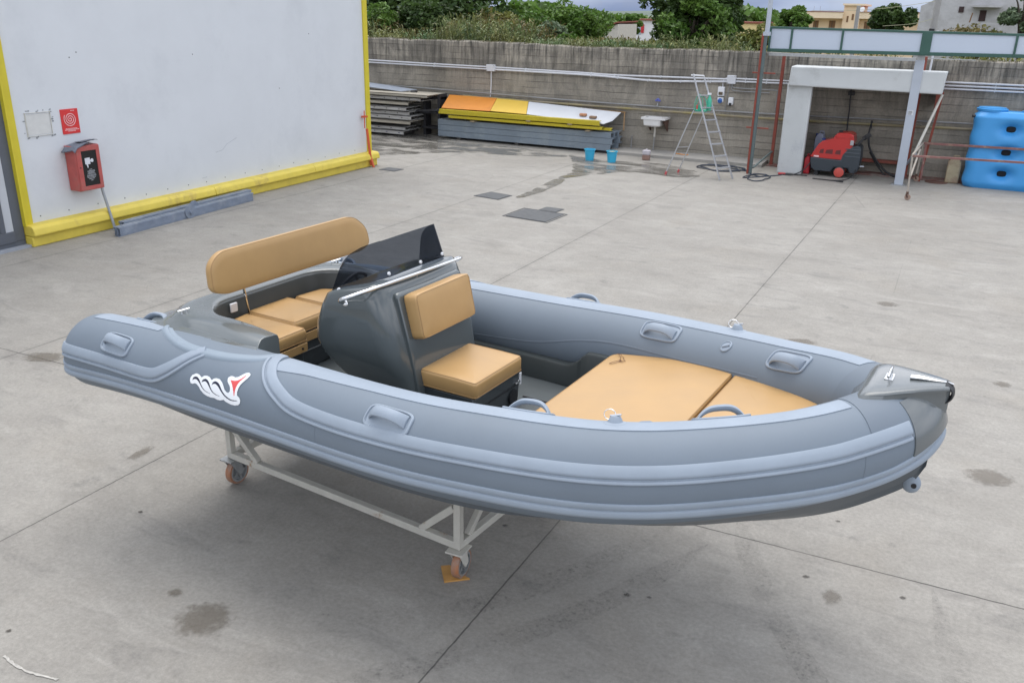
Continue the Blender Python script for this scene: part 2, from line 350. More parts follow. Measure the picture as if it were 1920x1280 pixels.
# densify along the length
K=len(sec[0]); dens=[]
arr=[catmull([r[j] for r in sec],6) for j in range(K)]
for i in range(len(arr[0])): dens.append([arr[j][i] for j in range(K)])
dens=[r+[(x-(.0 if 0 else 0),y*.955,z+.022) for x,y,z in r[::-1]] for r in dens]
mb=MB(); mb.loft(dens,False,True,closed=True); hull=mb.build('hull',HULL,boat,ang=24)
mb=MB(); mb.ball((5.43,0,1.262),.045,.034,.052,20,14); mb.build('bow_eye',RUB,hull)
mb=MB(); mb.lathe([(.013,-.0345),(.013,.0345)],(5.445,0,1.265),(0,1,0),16); mb.build('eye_hole',BLK,hull)

# ------------------------------------------------ liner, floor, transom
LINW=mat('liner_wall',(.05,.058,.058),rough=.42,var=.05)
def linerwall(side):
    mb=MB(); st=[(1.9,1.16),(2.4,1.16),(3.0,1.155),(3.17,1.155),(3.24,1.19),(3.30,1.25),(3.36,1.275),(3.6,1.28)]
    P=catmull(st,5); rings=[]
    for s,z in P:
        t=min(.66,float(np.interp(s,_S,_W))-.29); wo=t+.10
        rings.append([(s,side*t,.98),(s,side*(t+.004),z-.015),(s,side*(t+.012),z-.003),(s,side*(t+.03),z),(s,side*wo,z+.0),(s,side*wo,.98)])
    mb.loft(rings); return mb.build('liner_side',LINW,boat,ang=40)
for sd_ in (-1,1): linerwall(sd_)
mb=MB(); mb.add([(.8,-.78,1.0),(3.7,-.62,1.0),(3.7,.62,1.0),(.8,.78,1.0)],[(0,1,2,3)]); mb.box(.8,3.8,-.5,.5,.93,.999)
floor=mb.build('cockpit_floor',DECKM,boat)
mb=MB(); ho=[(3.02,-.34),(3.30,-.34),(3.36,-.28),(3.36,.28),(3.30,.34),(3.02,.34)]
for p0_,p1_ in zip(ho,ho[1:]): mb.bar((*p0_,1.004),(*p1_,1.004),.012,.006)
mb.build('hatch_seam',BLK,floor)
mb=MB(); mb.poly([(3.04,-.30),(3.29,-.30),(3.33,-.26),(3.33,.26),(3.29,.30),(3.04,.30)],1.002,1.006); mb.build('hatch_lid',DECKM,floor)
# raised bow locker under the sun pad
mb=MB(); rings=[]
for z,i in ((1.0,0),(1.26,0),(1.275,.012)):
    o=[]
    for s in np.linspace(3.52+i,4.95,14): o.append((s,-min(.63,float(np.interp(s,_S,_W))-.24,9 if z>1.1 else float(np.interp(s,[3.4,3.9,4.3,4.66,4.94],[.64,.56,.46,.34,.22])))+i*.5,z+max(0,(s-3.6))*.10 if z>1.1 else z+max(0,s-3.9)*.30))
    o+= [(x,-y,q) for x,y,q in o[::-1]]
    rings.append(o)
mb.loft(rings); mb.build('bow_locker',GRP,boat,ang=30)

# ------------------------------------------------ sun pad cushions
def cushion(name,outline,ztop,zbot,parent,m=TAN,r=.022,crown=.006,seam=True):
    """upholstered pad: outline polygon (s,t), ztop/zbot functions of (s,t)"""
    k=len(outline); c=np.mean(np.array(outline),axis=0)
    area=sum(outline[i-1][0]*outline[i][1]-outline[i][0]*outline[i-1][1] for i in range(k)); sg_=1 if area>0 else -1
    def inset(d):
        out=[]
        for i in range(k):
            p=np.array(outline[i]);a=np.array(outline[i-1]);b=np.array(outline[(i+1)%k])
            e1=(p-a)/(np.linalg.norm(p-a)+1e-9); e2=(b-p)/(np.linalg.norm(b-p)+1e-9)
            n1=np.array([-e1[1],e1[0]]); n2=np.array([-e2[1],e2[0]]); n=(n1+n2)/max(1+n1@n2,.5)*sg_
            out.append(p+n*d)
        return out
    mb=MB(); rings=[]
    for d,dz in ((.008,'b0'),(0,'b1'),(0,'t2'),(r*.12,'t1b'),(r*.45,'t1'),(r,'t0'),('s.8','c1'),('s.45','c2'),('s.03','c2')):
        ring=[]
        P_=inset(d) if not isinstance(d,str) else [c+(p-c)*float(d[1:]) for p in inset(r)]
        for p in P_:
            zt=ztop(*p); zb=zbot(*p)
            z={'b0':zb,'b1':zb+.012,'t2':zt-r,'t1b':zt-r*.55,'t1':zt-r*.18,'t0':zt,'c1':zt+crown*.6,'c2':zt+crown}[dz]; ring.append((p[0],p[1],z))
        rings.append(ring)
    mb.loft(rings,True,True); o=mb.build(name,m,parent,ang=60)
    mb=MB(); P_=rings[4]; mb.sweep(P_+[P_[0],P_[1]],.0028,6,caps=False); mb.build('piping',PIPM,o)
    mb=MB(); P_=rings[1]; mb.sweep(P_+[P_[0],P_[1]],.0025,6,caps=False); mb.build('seam',PIPM,o); return o
PIPM=mat('tan_piping',(.36,.215,.085),rough=.5,var=.1)
def dedupe(P):
    o=[]
    for q in P:
        if not o or math.dist(q,o[-1])>.004: o.append(q)
    if math.dist(o[0],o[-1])<.004: o.pop()
    return o
def rounded(poly,r,n=5):
    """round the corners of a polygon and add points along its sides"""
    out=[];k=len(poly)
    for i in range(k):
        p=np.array(poly[i],float);a=np.array(poly[i-1],float);b=np.array(poly[(i+1)%k],float)
        ra=r[i] if hasattr(r,'__len__') else r
        u=(a-p)/np.linalg.norm(a-p);v=(b-p)/np.linalg.norm(b-p)
        d=min(ra,np.linalg.norm(a-p)*.45,np.linalg.norm(b-p)*.45); P0=p+u*d;P1=p+v*d
        for j in range(n+1):
            t=j/n; out.append((1-t)**2*P0+2*t*(1-t)*p+t*t*P1)
        nb=b+(p-b)/np.linalg.norm(p-b)*min((r[(i+1)%k] if hasattr(r,'__len__') else r),np.linalg.norm(p-b)*.45)
        for j in range(1,6): out.append(P1+(nb-P1)*j/6)
    return dedupe([tuple(float(c) for c in q) for q in out])
zpad=lambda s,t:1.335+max(0,s-3.55)*.10
padA=rounded([(3.53,-.62),(3.95,-.66),(4.35,-.52),(4.35,.52),(3.95,.66),(3.53,.62)],[.07,.3,.02,.02,.3,.07])
c1=cushion('sun_pad_cushion',padA,zpad,lambda s,t:zpad(s,t)-.055,boat,r=.016)
padB=rounded([(4.365,-.50),(4.70,-.40),(4.98,-.25),(4.98,.25),(4.70,.40),(4.365,.50)],[.02,.15,.04,.04,.15,.02])
cushion('bow_cushion',padB,zpad,lambda s,t:zpad(s,t)-.055,boat,r=.016)
# small embroidered emblem in the corner of the pad
mb=MB()
E0=(3.60,.50)
def em(pts):
    P=[(E0[0]+x,E0[1]+y,zpad(E0[0]+x,0)+.006+.004) for x,y in pts]; mb.sweep(catmull(P,5),.0016,5)
em([(.0,-.10),(.012,-.06),(.03,-.035),(.035,-.01),(.02,.03),(-.005,.07),(-.03,.09)]); em([(.035,-.01),(.06,-.03),(.075,-.02),(.05,.01),(.04,.03)]); em([(0,-.10),(.025,-.09),(.045,-.055),(.075,-.05)]); em([(-.03,.09),(-.005,.085),(.02,.055),(.045,.03)])
mb.ball((E0[0]+.04,E0[1]-.02,zpad(E0[0],0)+.012),.008,.012,.002,8,5)
mb.build('stitched_emblem',mat('brown_thread',(.16,.07,.03)),c1)

# ------------------------------------------------ steering console
def rrect(s0,s1,hw,rf,ra,z,n=6):
    """rounded rectangle ring in plan: front corner radius rf, aft ra; z is a function of s"""
    P=[]
    for cx,cy,r,a0 in ((s1-rf,hw-rf,rf,0),(s0+ra,hw-ra,ra,90),(s0+ra,-hw+ra,ra,180),(s1-rf,-hw+rf,rf,270)):
        for j in range(n+1):
            a=R(a0+90*j/n); x=cx+r*math.cos(a); P.append((x,cy+r*math.sin(a),z(x)))
    return P
mb=MB(); cs=[]
for z,s0,s1,hw,rf,ra in ((.99,2.20,2.70,.33,.10,.06),(1.18,2.11,2.665,.37,.11,.07),(1.27,2.02,2.64,.41,.12,.08),(1.36,1.95,2.615,.445,.13,.08),(1.45,1.925,2.59,.465,.14,.08),(1.56,1.945,2.56,.475,.14,.08),(1.68,2.00,2.52,.475,.14,.07),(1.75,2.04,2.49,.465,.14,.06)):
    cs.append(rrect(s0,s1,hw,rf,ra,lambda x,z=z:z+(.05*(x-2.0) if z>1.6 else 0)))
top=lambda x,z0: z0+.24*(x-2.06)
cs.append(rrect(2.055,2.475,.445,.13,.06,lambda x:top(x,1.765) if x<2.40 else top(2.40,1.765)-.5*(x-2.40)))
cs.append(rrect(2.075,2.46,.42,.12,.05,lambda x:top(x,1.777) if x<2.40 else top(2.40,1.777)-.5*(x-2.40)))
cs.append(rrect(2.12,2.42,.36,.1,.04,lambda x:top(x,1.782) if x<2.40 else top(2.40,1.782)-.4*(x-2.40)))
cs.append(rrect(2.2,2.36,.2,.06,.03,lambda x:top(x,1.785)))
mb.loft(cs); console=mb.build('steering_console',GRP,boat,ang=50)
# windscreen: flat front panel and two wings swept aft, smoked acrylic
def glassmat():
    m=bpy.data.materials.new('smoked_acrylic'); m.use_nodes=True; t=m.node_tree; p=t.nodes['Principled BSDF']
    p.inputs['Base Color'].default_value=(.008,.010,.014,1); p.inputs['Roughness'].default_value=.05; p.inputs['Specular IOR Level'].default_value=.35
    tr=t.nodes.new('ShaderNodeBsdfTransparent'); tr.inputs[0].default_value=(.50,.53,.58,1); mxs=t.nodes.new('ShaderNodeMixShader'); 
    nz_=t.nodes.new('ShaderNodeTexNoise'); nz_.inputs['Scale'].default_value=3; mr=t.nodes.new('ShaderNodeMapRange'); mr.inputs['To Min'].default_value=.74; mr.inputs['To Max'].default_value=.90
    t.links.new(nz_.outputs[0],mr.inputs['Value']); t.links.new(mr.outputs[0],mxs.inputs[0]); t.links.new(p.outputs[0],mxs.inputs[1]); t.links.new(tr.outputs[0],mxs.inputs[2])
    t.links.new(mxs.outputs[0],t.nodes['Material Output'].inputs[0]); return m
GLASS=glassmat()
W0=np.array([(2.09,-.43,1.765),(2.19,-.395,1.80),(2.29,-.345,1.835),(2.385,-.275,1.868),(2.40,-.24,1.872),(2.405,0,1.876),(2.405,.24,1.876),(2.40,.30,1.872),(2.385,.335,1.868),(2.29,.395,1.835),(2.19,.44,1.80),(2.09,.47,1.765)])
HT=[.015,.165,.215,.225,.225,.225,.225,.225,.225,.215,.165,.015]
W0d=catmull(W0,6); HTd=[float(h[0]) for h in catmull([(h,) for h in HT],6)]
rg=[]
for p,h in zip(W0d,HTd):
    p=np.array(p); h=max(h,.01); d=np.array([-.30,-.10*p[1]/.4,.95]); q=p+d*h
    rg.append([p,p+d*h*.5,q,q+np.array([.005,0,0]),p+d*h*.5+np.array([.005,0,0]),p+np.array([.005,0,0])])
mb=MB(); mb.loft(rg); ws=mb.build('windscreen',GLASS,console,ang=40)
for p in ((2.13,-.425,1.79),(2.392,-.262,1.895),(2.415,.03,1.905),(2.413,.27,1.905),(2.15,.455,1.80)):
    mb=MB(); c=np.array(p)+np.array((.008,0,0)); ax=(1,.0,.3) if abs(p[1])<.3 else (.5,math.copysign(1,p[1]),.2); mb.lathe([(.011,-.004),(.011,.004),(.008,.007),(.003,.0075)],c,ax,16); b=mb.build('screen_bolt',WHT,ws)
    mb=MB(); mb.lathe([(.004,.007),(.004,.009)],c,ax,10); mb.build('bolt_head',ZINC,b)
# handrail in front of the windscreen
hr=[(2.235,-.50,1.735),(2.25,-.515,1.768),(2.30,-.555,1.795),(2.36,-.57,1.822),(2.42,-.45,1.838),(2.45,-.2,1.845),(2.45,.1,1.842),(2.43,.35,1.838),(2.40,.50,1.83),(2.33,.555,1.81),(2.27,.50,1.78)]
HR=[tuple(np.array(q)+np.array((.030,-.040,.015))) for q in [(2.235,-.50,1.745),(2.27,-.555,1.782),(2.33,-.528,1.809),(2.38,-.44,1.829),(2.41,-.326,1.84),(2.43,-.03,1.842),(2.42,.276,1.83),(2.38,.537,1.805),(2.33,.57,1.79),(2.26,.50,1.75)]]
mb=MB(); mb.sweep(catmull(HR,6),.0125,12); hrail=mb.build('handrail',CHROME,console)
for a,b in [((2.225,-.47,1.735),(2.24,-.51,1.76)),((2.44,-.03,1.80),(2.43,-.03,1.84)),((2.24,.47,1.74),(2.27,.51,1.76))]:
    mb=MB(); b=tuple(np.array(b)+np.array((.030,-.040,.015))); mb.cyl(a,b,.008,10); mb.lathe([(.022,-.003),(.022,.003),(.016,.006)],a,tuple(np.array(b)-np.array(a)),16); mb.build('rail_foot',CHROME,hrail)
# wheel and switch panel on the aft face
mb=MB(); rings=[]
wc=np.array([1.86,0,1.60]); wx=np.array([0,1,0]); wz=np.array([.35,0,.94])
mb.sweep([wc+.16*(math.cos(t)*wx+math.sin(t)*wz) for t in np.linspace(0,2*math.pi,37)],.012,8,caps=False,up=(1,0,0))
for k in range(3):
    t=R(90+120*k); mb.cyl(wc+np.array([.03,0,0]),wc+.16*(math.cos(t)*wx+math.sin(t)*wz),.008,8)
mb.cyl(wc+np.array([.02,0,-.01]),wc+np.array([.12,0,-.02]),.02,12); mb.build('steering_wheel',BLK,console)
# padded forward seat on the console's front
mb=MB(); th_=-.215
pl=[(2.475,1.80),(2.515,1.80),(2.60,1.50),(2.665,1.205),(2.68,1.0),(2.60,1.0)]
mb.poly(pl,-.335,.335,'y'); plate=mb.build('seat_back_panel',GRP,boat,bevel=.022,seg=3)
def slab_cushion(name,c,ax,ay,az,hx,hy,hz,parent,r=.025,power=12):
    """upholstered slab: hx (thickness) along ax, hy along ay, hz along az"""
    c,ax,ay,az=[np.array(q,float) for q in (c,ax,ay,az)]; ax/=np.linalg.norm(ax); ay/=np.linalg.norm(ay); az/=np.linalg.norm(az)
    mb=MB(); rings=[]; ol=[]
    for t in np.linspace(0,2*math.pi,64,endpoint=False):
        cs_,sn=math.cos(t),math.sin(t); m=(abs(cs_)**power+abs(sn)**power)**(-1/power); ol.append((cs_*m,sn*m))
    for d,x in ((r,-hx),(r*.3,-hx+r*.3),(0,-hx+r),(0,hx-r),(r*.12,hx-r*.5),(r*.45,hx-r*.12),(r,hx),(r*3,hx+.004),(min(hy,hz)*.7,hx+.007)):
        rings.append([c+ax*x+ay*(hy-d)*a+az*(hz-d)*b for a,b in ol])
    mb.loft(rings); o=mb.build(name,TAN,parent,ang=60)
    mb=MB(); P_=rings[5]; mb.sweep(P_+[P_[0],P_[1]],.0028,6,caps=False,up=(1,0,.2)); mb.build('piping',PIPM,o); return o
slab_cushion('seat_backrest',(2.598,0,1.657),(1,0,.2),(0,1,0),(-.22,0,1),.052,.29,.142,boat,r=.016,power=22)
mb=MB(); mb.poly([(2.58,.99),(3.02,.99),(3.03,1.14),(3.03,1.212),(2.58,1.212)],-.275,.275,'y'); sbox=mb.build('seat_box',GRPD,boat,bevel=.012)
mb=MB(); mb.box(3.028,3.034,-.27,.27,1.128,1.136); mb.build('lid_gap',BLK,sbox)
for t_ in (.235,): 
    mb=MB(); mb.box(3.03,3.042,t_-.03,t_+.03,1.14,1.15); mb.box(3.03,3.048,t_-.012,t_+.012,1.142,1.165); mb.build('latch',CHROME,sbox,bevel=.002)
mb=MB(); mb.lathe([(.05,-.002),(.05,.006),(.038,.008)],(3.032,.19,1.06),(1,0,0),20); mb.build('vent',BLK,sbox)
cushion('seat_cushion',rounded([(2.61,-.28),(3.045,-.28),(3.045,.28),(2.61,.28)],.03),lambda s,t:1.325-.01*max(0,(s-2.9))*10*.3,lambda s,t:1.214,boat,r=.022,crown=.008)
mb=MB(); mb.box(3.03,3.036,.262,.285,1.12,1.20); mb.build('paper_tag',WHT,sbox)

# ------------------------------------------------ stern deck moulding and bench
def upath(s_front,s_aft,hw,rc,n=7):
    P=[(s,-hw) for s in np.linspace(s_front,s_aft+rc,8)]
    P+=[(s_aft+rc-rc*math.sin(a),-hw+rc-rc*math.cos(a)) for a in np.linspace(0,math.pi/2,n+1)[1:]]
    P+=[(s_aft,y) for y in np.linspace(-hw+rc,0,5)[1:]]
    return P+[(x,-y) for x,y in P[-2::-1]]
Pin=upath(1.80,1.07,.62,.26); Ptop=upath(1.79,.90,.765,.30); Pmid=upath(1.83,.855,.835,.32); Pbase=upath(1.88,.78,.985,.36)
Pbase=[(s,t*(1-.10*max(0,min(1,(s-1.55)/.3)))) for s,t in Pbase]
k=len(Pin); rings=[]
for i in range(k):
    ft=max(0,min(1,(Pin[i][0]-1.40)/.40)); ztop=1.525-.030*ft**2; 
    zb=1.452+.03*max(0,min(1,(Pbase[i][0]-1.2)/.6)); 
    if abs(Pbase[i][1])<.62: zb=1.40
    I,Tp,M,B=[np.array(q[i]) for q in (Pin,Ptop,Pmid,Pbase)]
    ring=[(*I,1.10),(*(I+(Tp-I)*.02),ztop-.03),(*(I+(Tp-I)*.08),ztop-.008),(*(I+(Tp-I)*.22),ztop),(*(I+(Tp-I)*.8),ztop+.006),(*(Tp),ztop-.002),(*(Tp+(M-Tp)*.6),ztop-.018),(*(M),ztop-.045),(*(M+(B-M)*.45),zb+.012),(*(M+(B-M)*.75),zb+.004),(*B,zb-.002),(*B,zb-.10),(*I,1.09)]
    rings.append([(a,b,c_) for a,b,c_ in ring])
mb=MB(); mb.loft(rings,True,True,closed=True); kk_=len(rings[0])
for i_,f_ in enumerate(mb.f):
    j_=i_%kk_
    if i_<(len(rings)-1)*kk_ and j_ in (0,11,12): mb.m[i_]=1
sdeck=mb.build('stern_deck',[mat('deck_gelcoat',(.115,.13,.132),rough=.2,var=.05,vscale=2,coat=.5),LINW],boat,ang=50,bevel=.006)
# rubber flange that joins the deck to the tube
for mir in (False,True):
    mb=MB(); ribbon([(.80,-24),(.83,-8),(.92,6),(1.05,17.5),(1.22,24.5),(1.45,24),(1.62,18.5),(1.74,9),(1.79,-4),(1.80,-18)],[(-.034,0),(-.03,.005),(-.008,.006),(-.003,.012),(.01,.013),(.02,.012),(.03,.006),(.036,0)],mb,mir,n=8); mb.build('deck_flange',mat('flange_rubber',(.24,.29,.34),rough=.5,var=.03),sdeck)
# cleat on the stern quarter
for sd_ in (-1,1):
    mb=MB(); c=np.array([1.07,sd_*.735,1.525])
    mb.cyl(c+(-.015,-.035,.012),c+(.015,.035,.022),.006,10); mb.cyl(c+(-.0,-.012,-.02),c+(-.0,-.012,.018),.008,10); mb.cyl(c+(.008,.012,-.02),c+(.008,.012,.02),.008,10); mb.box(c[0]-.02,c[0]+.03,c[1]-.03,c[1]+.03,c[2]-.03,c[2]-.02); mb.build('stern_cleat',CHROME,sdeck)
# bench moulding and transom
mb=MB(); mb.box(1.04,1.50,-.66,.66,1.0,1.285); mb.box(1.50,1.62,-.66,-.235,1.0,1.235); mb.box(1.50,1.62,.235,.66,1.0,1.235); mb.build('bench_base',GRPD,boat,bevel=.012)
mb=MB(); mb.box(1.505,1.512,-.22,.22,1.14,1.146); mb.build('locker_seam',ZINC,boat)
mb=MB(); mb.box(.74,.80,-.70,.70,.80,1.40); mb.box(.80,1.05,-.7,.7,1.18,1.24); mb.build('transom',GRP,boat,bevel=.01)
zb_=lambda s,t:1.385
cushion('bench_cushion',rounded([(1.05,-.205),(1.52,-.205),(1.52,.205),(1.05,.205)],.035),zb_,lambda s,t:1.285,boat,r=.03,crown=.008)
for sd_ in (-1,1):
    ol=[(1.09,.225),(1.66,.225),(1.66,.55),(1.30,.60),(1.12,.50)] ; ol=[(s,sd_*t) for s,t in (ol if sd_>0 else ol)]
    if sd_<0: ol=ol[::-1]
    cushion('side_bench_cushion',rounded(ol,[.035]*5),zb_,lambda s,t:1.29,boat,r=.03,crown=.006)
    mb=MB(); mb.box(1.655,1.665,min(sd_*.24,sd_*.52),max(sd_*.24,sd_*.52),1.225,1.285); fl=mb.build('cushion_flap',TAN,boat,bevel=.003)
    mb=MB(); mb.lathe([(.008,-.002),(.008,.004)],(1.667,sd_*.29,1.255),(1,0,0),12); mb.build('snap',BLK,fl)
mb=MB(); mb.box(1.515,1.525,-.19,.19,1.215,1.28); fl=mb.build('cushion_flap',TAN,boat,bevel=.003)
for t_ in (-.15,.15): mb=MB(); mb.lathe([(.008,-.002),(.008,.004)],(1.527,t_,1.25),(1,0,0),12); mb.build('snap',BLK,fl)
# long stern backrest: rounded-end slab
BR=slab=None
def backrest():
    c0=np.array([1.28,.085,1.79]); hy,hz,hx=.775,.140,.032; az=np.array([-.12,0,1.]); az/=np.linalg.norm(az); ay=np.array([.0,1,0.]); ax=np.cross(ay,az)
    ol=[]
    P=rounded([(-hy,-hz*.75),(-hy+.10,-hz),(hy-.10,-hz),(hy,-hz*.75),(hy-.02,hz*.2),(hy-.15,hz),(-hy+.10,hz),(-hy+.01,hz*.5)],[.08,.08,.08,.08,.1,.12,.12,.1])
    c=np.array((0,0)); mb=MB(); rings=[]
    for d,x in ((.02,-hx),(.006,-hx+.006),(0,-hx+.02),(0,hx-.014),(.003,hx-.005),(.012,hx),(.05,hx+.003),(.10,hx+.005)):
        ring=[]
        for a,b in P:
            f1=(hy-d)/hy; f2=(hz-d)/hz; ring.append(c0+ax*x+ay*a*f1+az*b*f2)
        rings.append(ring)
    mb.loft(rings); o=mb.build('stern_backrest',TAN,boat,ang=60)
    mb=MB(); P_=rings[4]; mb.sweep(P_+[P_[0],P_[1]],.0028,6,caps=False,up=(1,0,.1)); mb.build('piping',PIPM,o); return o
br=backrest()
for sg,(top_,bot_) in ((-1,((1.29,-.42,1.68),(1.10,-.215,1.38))),(1,(((1.29,-.42,1.68)[0],.66,(1.29,-.42,1.68)[2]),(1.12,.61,(1.10,-.215,1.38)[2])))):
    top_=np.array(top_);bot_=np.array(bot_);mid_=top_+(bot_-top_)*.45
    mb=MB(); mb.bar(top_,mid_,.024,.008,(0,1,0)); mb.cyl(mid_-(bot_-top_)*.1,bot_,.007,8); mb.build('backrest_strut',CHROME,br)
mb=MB(); c=(1.075,-.33,1.45); mb.box(c[0]-.004,c[0]+.012,c[1]-.03,c[1]+.03,c[2]-.035,c[2]+.03); mb.build('switch_plate',WHT,sdeck,bevel=.005)

# ------------------------------------------------ nose moulding
mb=MB(); rings=[]
for s,wt,zt,wm,zm,wl,zl in ((5.135,.225,1.738,.235,1.732,.245,1.725),(5.16,.235,1.762,.255,1.735,.285,1.71),(5.20,.232,1.777,.25,1.74,.30,1.685),(5.26,.21,1.787,.225,1.745,.285,1.65),(5.32,.175,1.796,.18,1.745,.245,1.61),(5.38,.138,1.803,.135,1.745,.195,1.58),(5.43,.105,1.808,.10,1.745,.14,1.56),(5.475,.078,1.811,.072,1.75,.08,1.565),(5.50,.060,1.811,.05,1.76,.04,1.60),(5.515,.035,1.805,.03,1.775,.015,1.68)):
    zz=zt
    half=[(0,zz+.004),(wt*.5,zz+.003),(wt*.86,zz-.001),(wt*.97,zz-.006),(wt,zz-.014),(wm*.3+wt*.7-.006,zz*.6+zm*.4),(wm,zm),((wm+wl)/2-.012,(zm+zl)/2),(wl,zl)]
    rings.append([(s,-a,b) for a,b in half[::-1]]+[(s,a,b) for a,b in half[1:]]+[(s-.05,wl*.6,zl-.06),(s-.05,-wl*.6,zl-.06)])
KK=len(rings[0]); arr=[catmull([r[j] for r in rings],4) for j in range(KK)]
rings=[[arr[j][i] for j in range(KK)] for i in range(len(arr[0]))]
mb.loft(rings); NOSEM=mat('nose_gelcoat',(.125,.137,.14),rough=.24,var=.05,vscale=2,coat=.4); nose=mb.build('nose_moulding',NOSEM,boat,ang=55)
mb=MB(); rings=[]
for a in np.linspace(5.25,MIR(5.25),30):
    e=abs(a-AH)/(AH-5.25); P=np.linspace(24,76+20*e,14)
    rings.append([T(a,p,.006+.022*(1-e)**1.0)[0] for p in P]+[T(a,p,-.004)[0] for p in P[::-1]])
mb.loft(rings,True,True); mb.build('stem_moulding',NOSEM,nose,ang=50)
# bow roller and cleat
mb=MB(); mb.sweep([(5.475+.052*math.cos(t),0,1.768+.048*math.sin(t)) for t in np.linspace(-1.5,1.3,18)],.008,10,r2=.040,up=(0,1,0)); mb.build('bow_roller',BLK,nose)
mb=MB(); mb.loft([[(s,-w_,z),(s,-w_*.5,z-.008),(s,w_*.5,z-.008),(s,w_,z),(s,w_,z+.004),(s,w_*.5,z-.003),(s,-w_*.5,z-.003),(s,-w_,z+.004)] for s,w_,z in ((5.335,.022,1.809),(5.37,.021,1.813),(5.41,.017,1.815),(5.45,.010,1.816),(5.50,.007,1.817),(5.522,.007,1.812))]); mb.build('roller_channel',CHROME,nose,ang=60)
mb=MB(); c=np.array([5.245,0,1.79]); mb.sweep([c+(0,-.075,.024),c+(0,-.04,.034),c+(0,.04,.034),c+(0,.075,.024)],.007,10); 
for y in (-.024,.024): mb.cyl(c+(0,y,-.01),c+(0,y,.032),.008,10)
mb.poly([(5.225,-.045),(5.265,-.045),(5.265,.045),(5.225,.045)],1.786,1.793); mb.build('bow_cleat',CHROME,nose,bevel=.002)

# ------------------------------------------------ brand emblem on the near tube (sticker built on the tube's surface)
def inside(pt,poly):
    x,y=pt; c=False; j=len(poly)-1
    for i in range(len(poly)):
        xi,yi=poly[i]; xj,yj=poly[j]
        if (yi>y)!=(yj>y) and x<(xj-xi)*(y-yi)/(yj-yi)+xi: c=not c
        j=i
    return c
white=[(220,440),(235,370),(290,300),(390,262),(460,290),(520,360),(580,325),(650,320),(710,350),(765,430),(810,395),(880,382),(960,410),(1020,490),(1050,580),(1070,660),(1110,715),(1150,730),(1190,700),(1205,640),(1195,570),(1160,510),(1138,440),(1150,370),(1200,330),(1250,328),(1310,360),(1380,345),(1450,290),(1530,235),(1590,225),(1628,260),(1625,310),(1580,380),(1520,450),(1450,530),(1400,620),(1365,720),(1360,790),(1405,840),(1420,900),(1400,970),(1340,1015),(1250,1025),(1150,1000),(1060,950),(1000,898),(910,912),(830,895),(765,855),(680,845),(590,810),(520,760),(460,670),(430,590),(390,530),(340,500),(280,518),(235,500)]
red=[(1205,420),(1240,432),(1310,445),(1380,430),(1450,385),(1510,325),(1555,290),(1545,320),(1500,380),(1440,440),(1390,510),(1345,600),(1315,690),(1292,800),(1278,800),(1275,700),(1265,610),(1245,520)]
def stroke(path,ws): 
    P=catmull(path,6); W=catmull([(w_,) for w_ in ws],6); l=[];r=[]
    for i in range(len(P)):
        d=P[min(i+1,len(P)-1)]-P[max(i-1,0)]; d/=np.linalg.norm(d)+1e-9; n=np.array([-d[1],d[0]])*W[i][0]/2; l.append(tuple(P[i]+n)); r.append(tuple(P[i]-n))
    return l+r[::-1]
waves=[stroke([(290,425),(330,380),(390,375),(440,430),(480,520),(520,620),(590,700),(685,752)],[6,48,62,48,28,22,16,8]),
 stroke([(515,480),(560,440),(620,432),(670,490),(710,600),(750,700),(820,770),(915,812)],[6,48,60,50,30,24,18,8]),
 stroke([(765,545),(810,500),(870,498),(930,560),(975,660),(1040,780),(1120,860),(1210,905),(1350,915)],[6,48,66,58,40,34,30,26,10])]
A3=np.array([[365,705,1],[463,705,1],[437,755,1]],float); ca=np.linalg.solve(A3,np.array([1.386,1.793,1.753])); cp=np.linalg.solve(A3,np.array([61.,41,79]))
mb=MB(); nx_,ny_=190,130; x0,x1,y0,y1=215,1635,215,1030; idx={}; vs=[]; fs=[]; ms=[]
def vid(i,j):
    if (i,j) not in idx:
        zx=x0+(x1-x0)*i/nx_; zy=y0+(y1-y0)*j/ny_; px=340+zx/12.8; py=680+zy/12.8
        idx[(i,j)]=len(vs); vs.append(tuple(T(ca@[px,py,1],cp@[px,py,1],.0035)[0]))
    return idx[(i,j)]
for i in range(nx_):
    for j in range(ny_):
        c=(x0+(x1-x0)*(i+.5)/nx_,y0+(y1-y0)*(j+.5)/ny_)
        if not inside(c,white): continue
        m_=2 if inside(c,red) else (1 if any(inside(c,q) for q in waves) else 0)
        fs.append((vid(i,j),vid(i+1,j),vid(i+1,j+1),vid(i,j+1))); ms.append(m_)
mb.v=vs; mb.f=fs; mb.m=ms
mb.build('emblem_sticker',[mat('white_vinyl',(.82,.84,.86),rough=.35,var=.01),NAVY,REDP],tube)

# ------------------------------------------------ wheeled cradle
cr_=thing('boat_cradle','cream painted steel cradle on orange castors, carrying the grey inflatable boat','cradle',(-5.2878,4.6884,0),R(-4.3266))
cr_['_w']=(0,0,0)
ca_,cb_=np.array([.90,-.33]),np.array([3.0,-.40]); dirc=(cb_-ca_)/np.linalg.norm(cb_-ca_); nc=np.array([-dirc[1],dirc[0]]); CW=1.08
c00=ca_-dirc*.0; c10=cb_; c01=ca_+nc*CW; c11=cb_+nc*CW; zr=.255
mb=MB()
for a,b in ((c00,c10),(c01,c11),(c00,c01),(c10,c11)):
    mb.bar((*a,zr),(*b,zr),.05,.05)
for c in (c00,c10,c01,c11): mb.bar((*c,zr-.025),(*c,.72),.048,.048,(1,0,0))
for c,sg in ((c00,1),(c10,-1),(c01,1),(c11,-1)):
    mb.bar((*(c+dirc*sg*.29),zr+.02),(*(c+dirc*sg*.03),zr+.26),.046,.046)
    
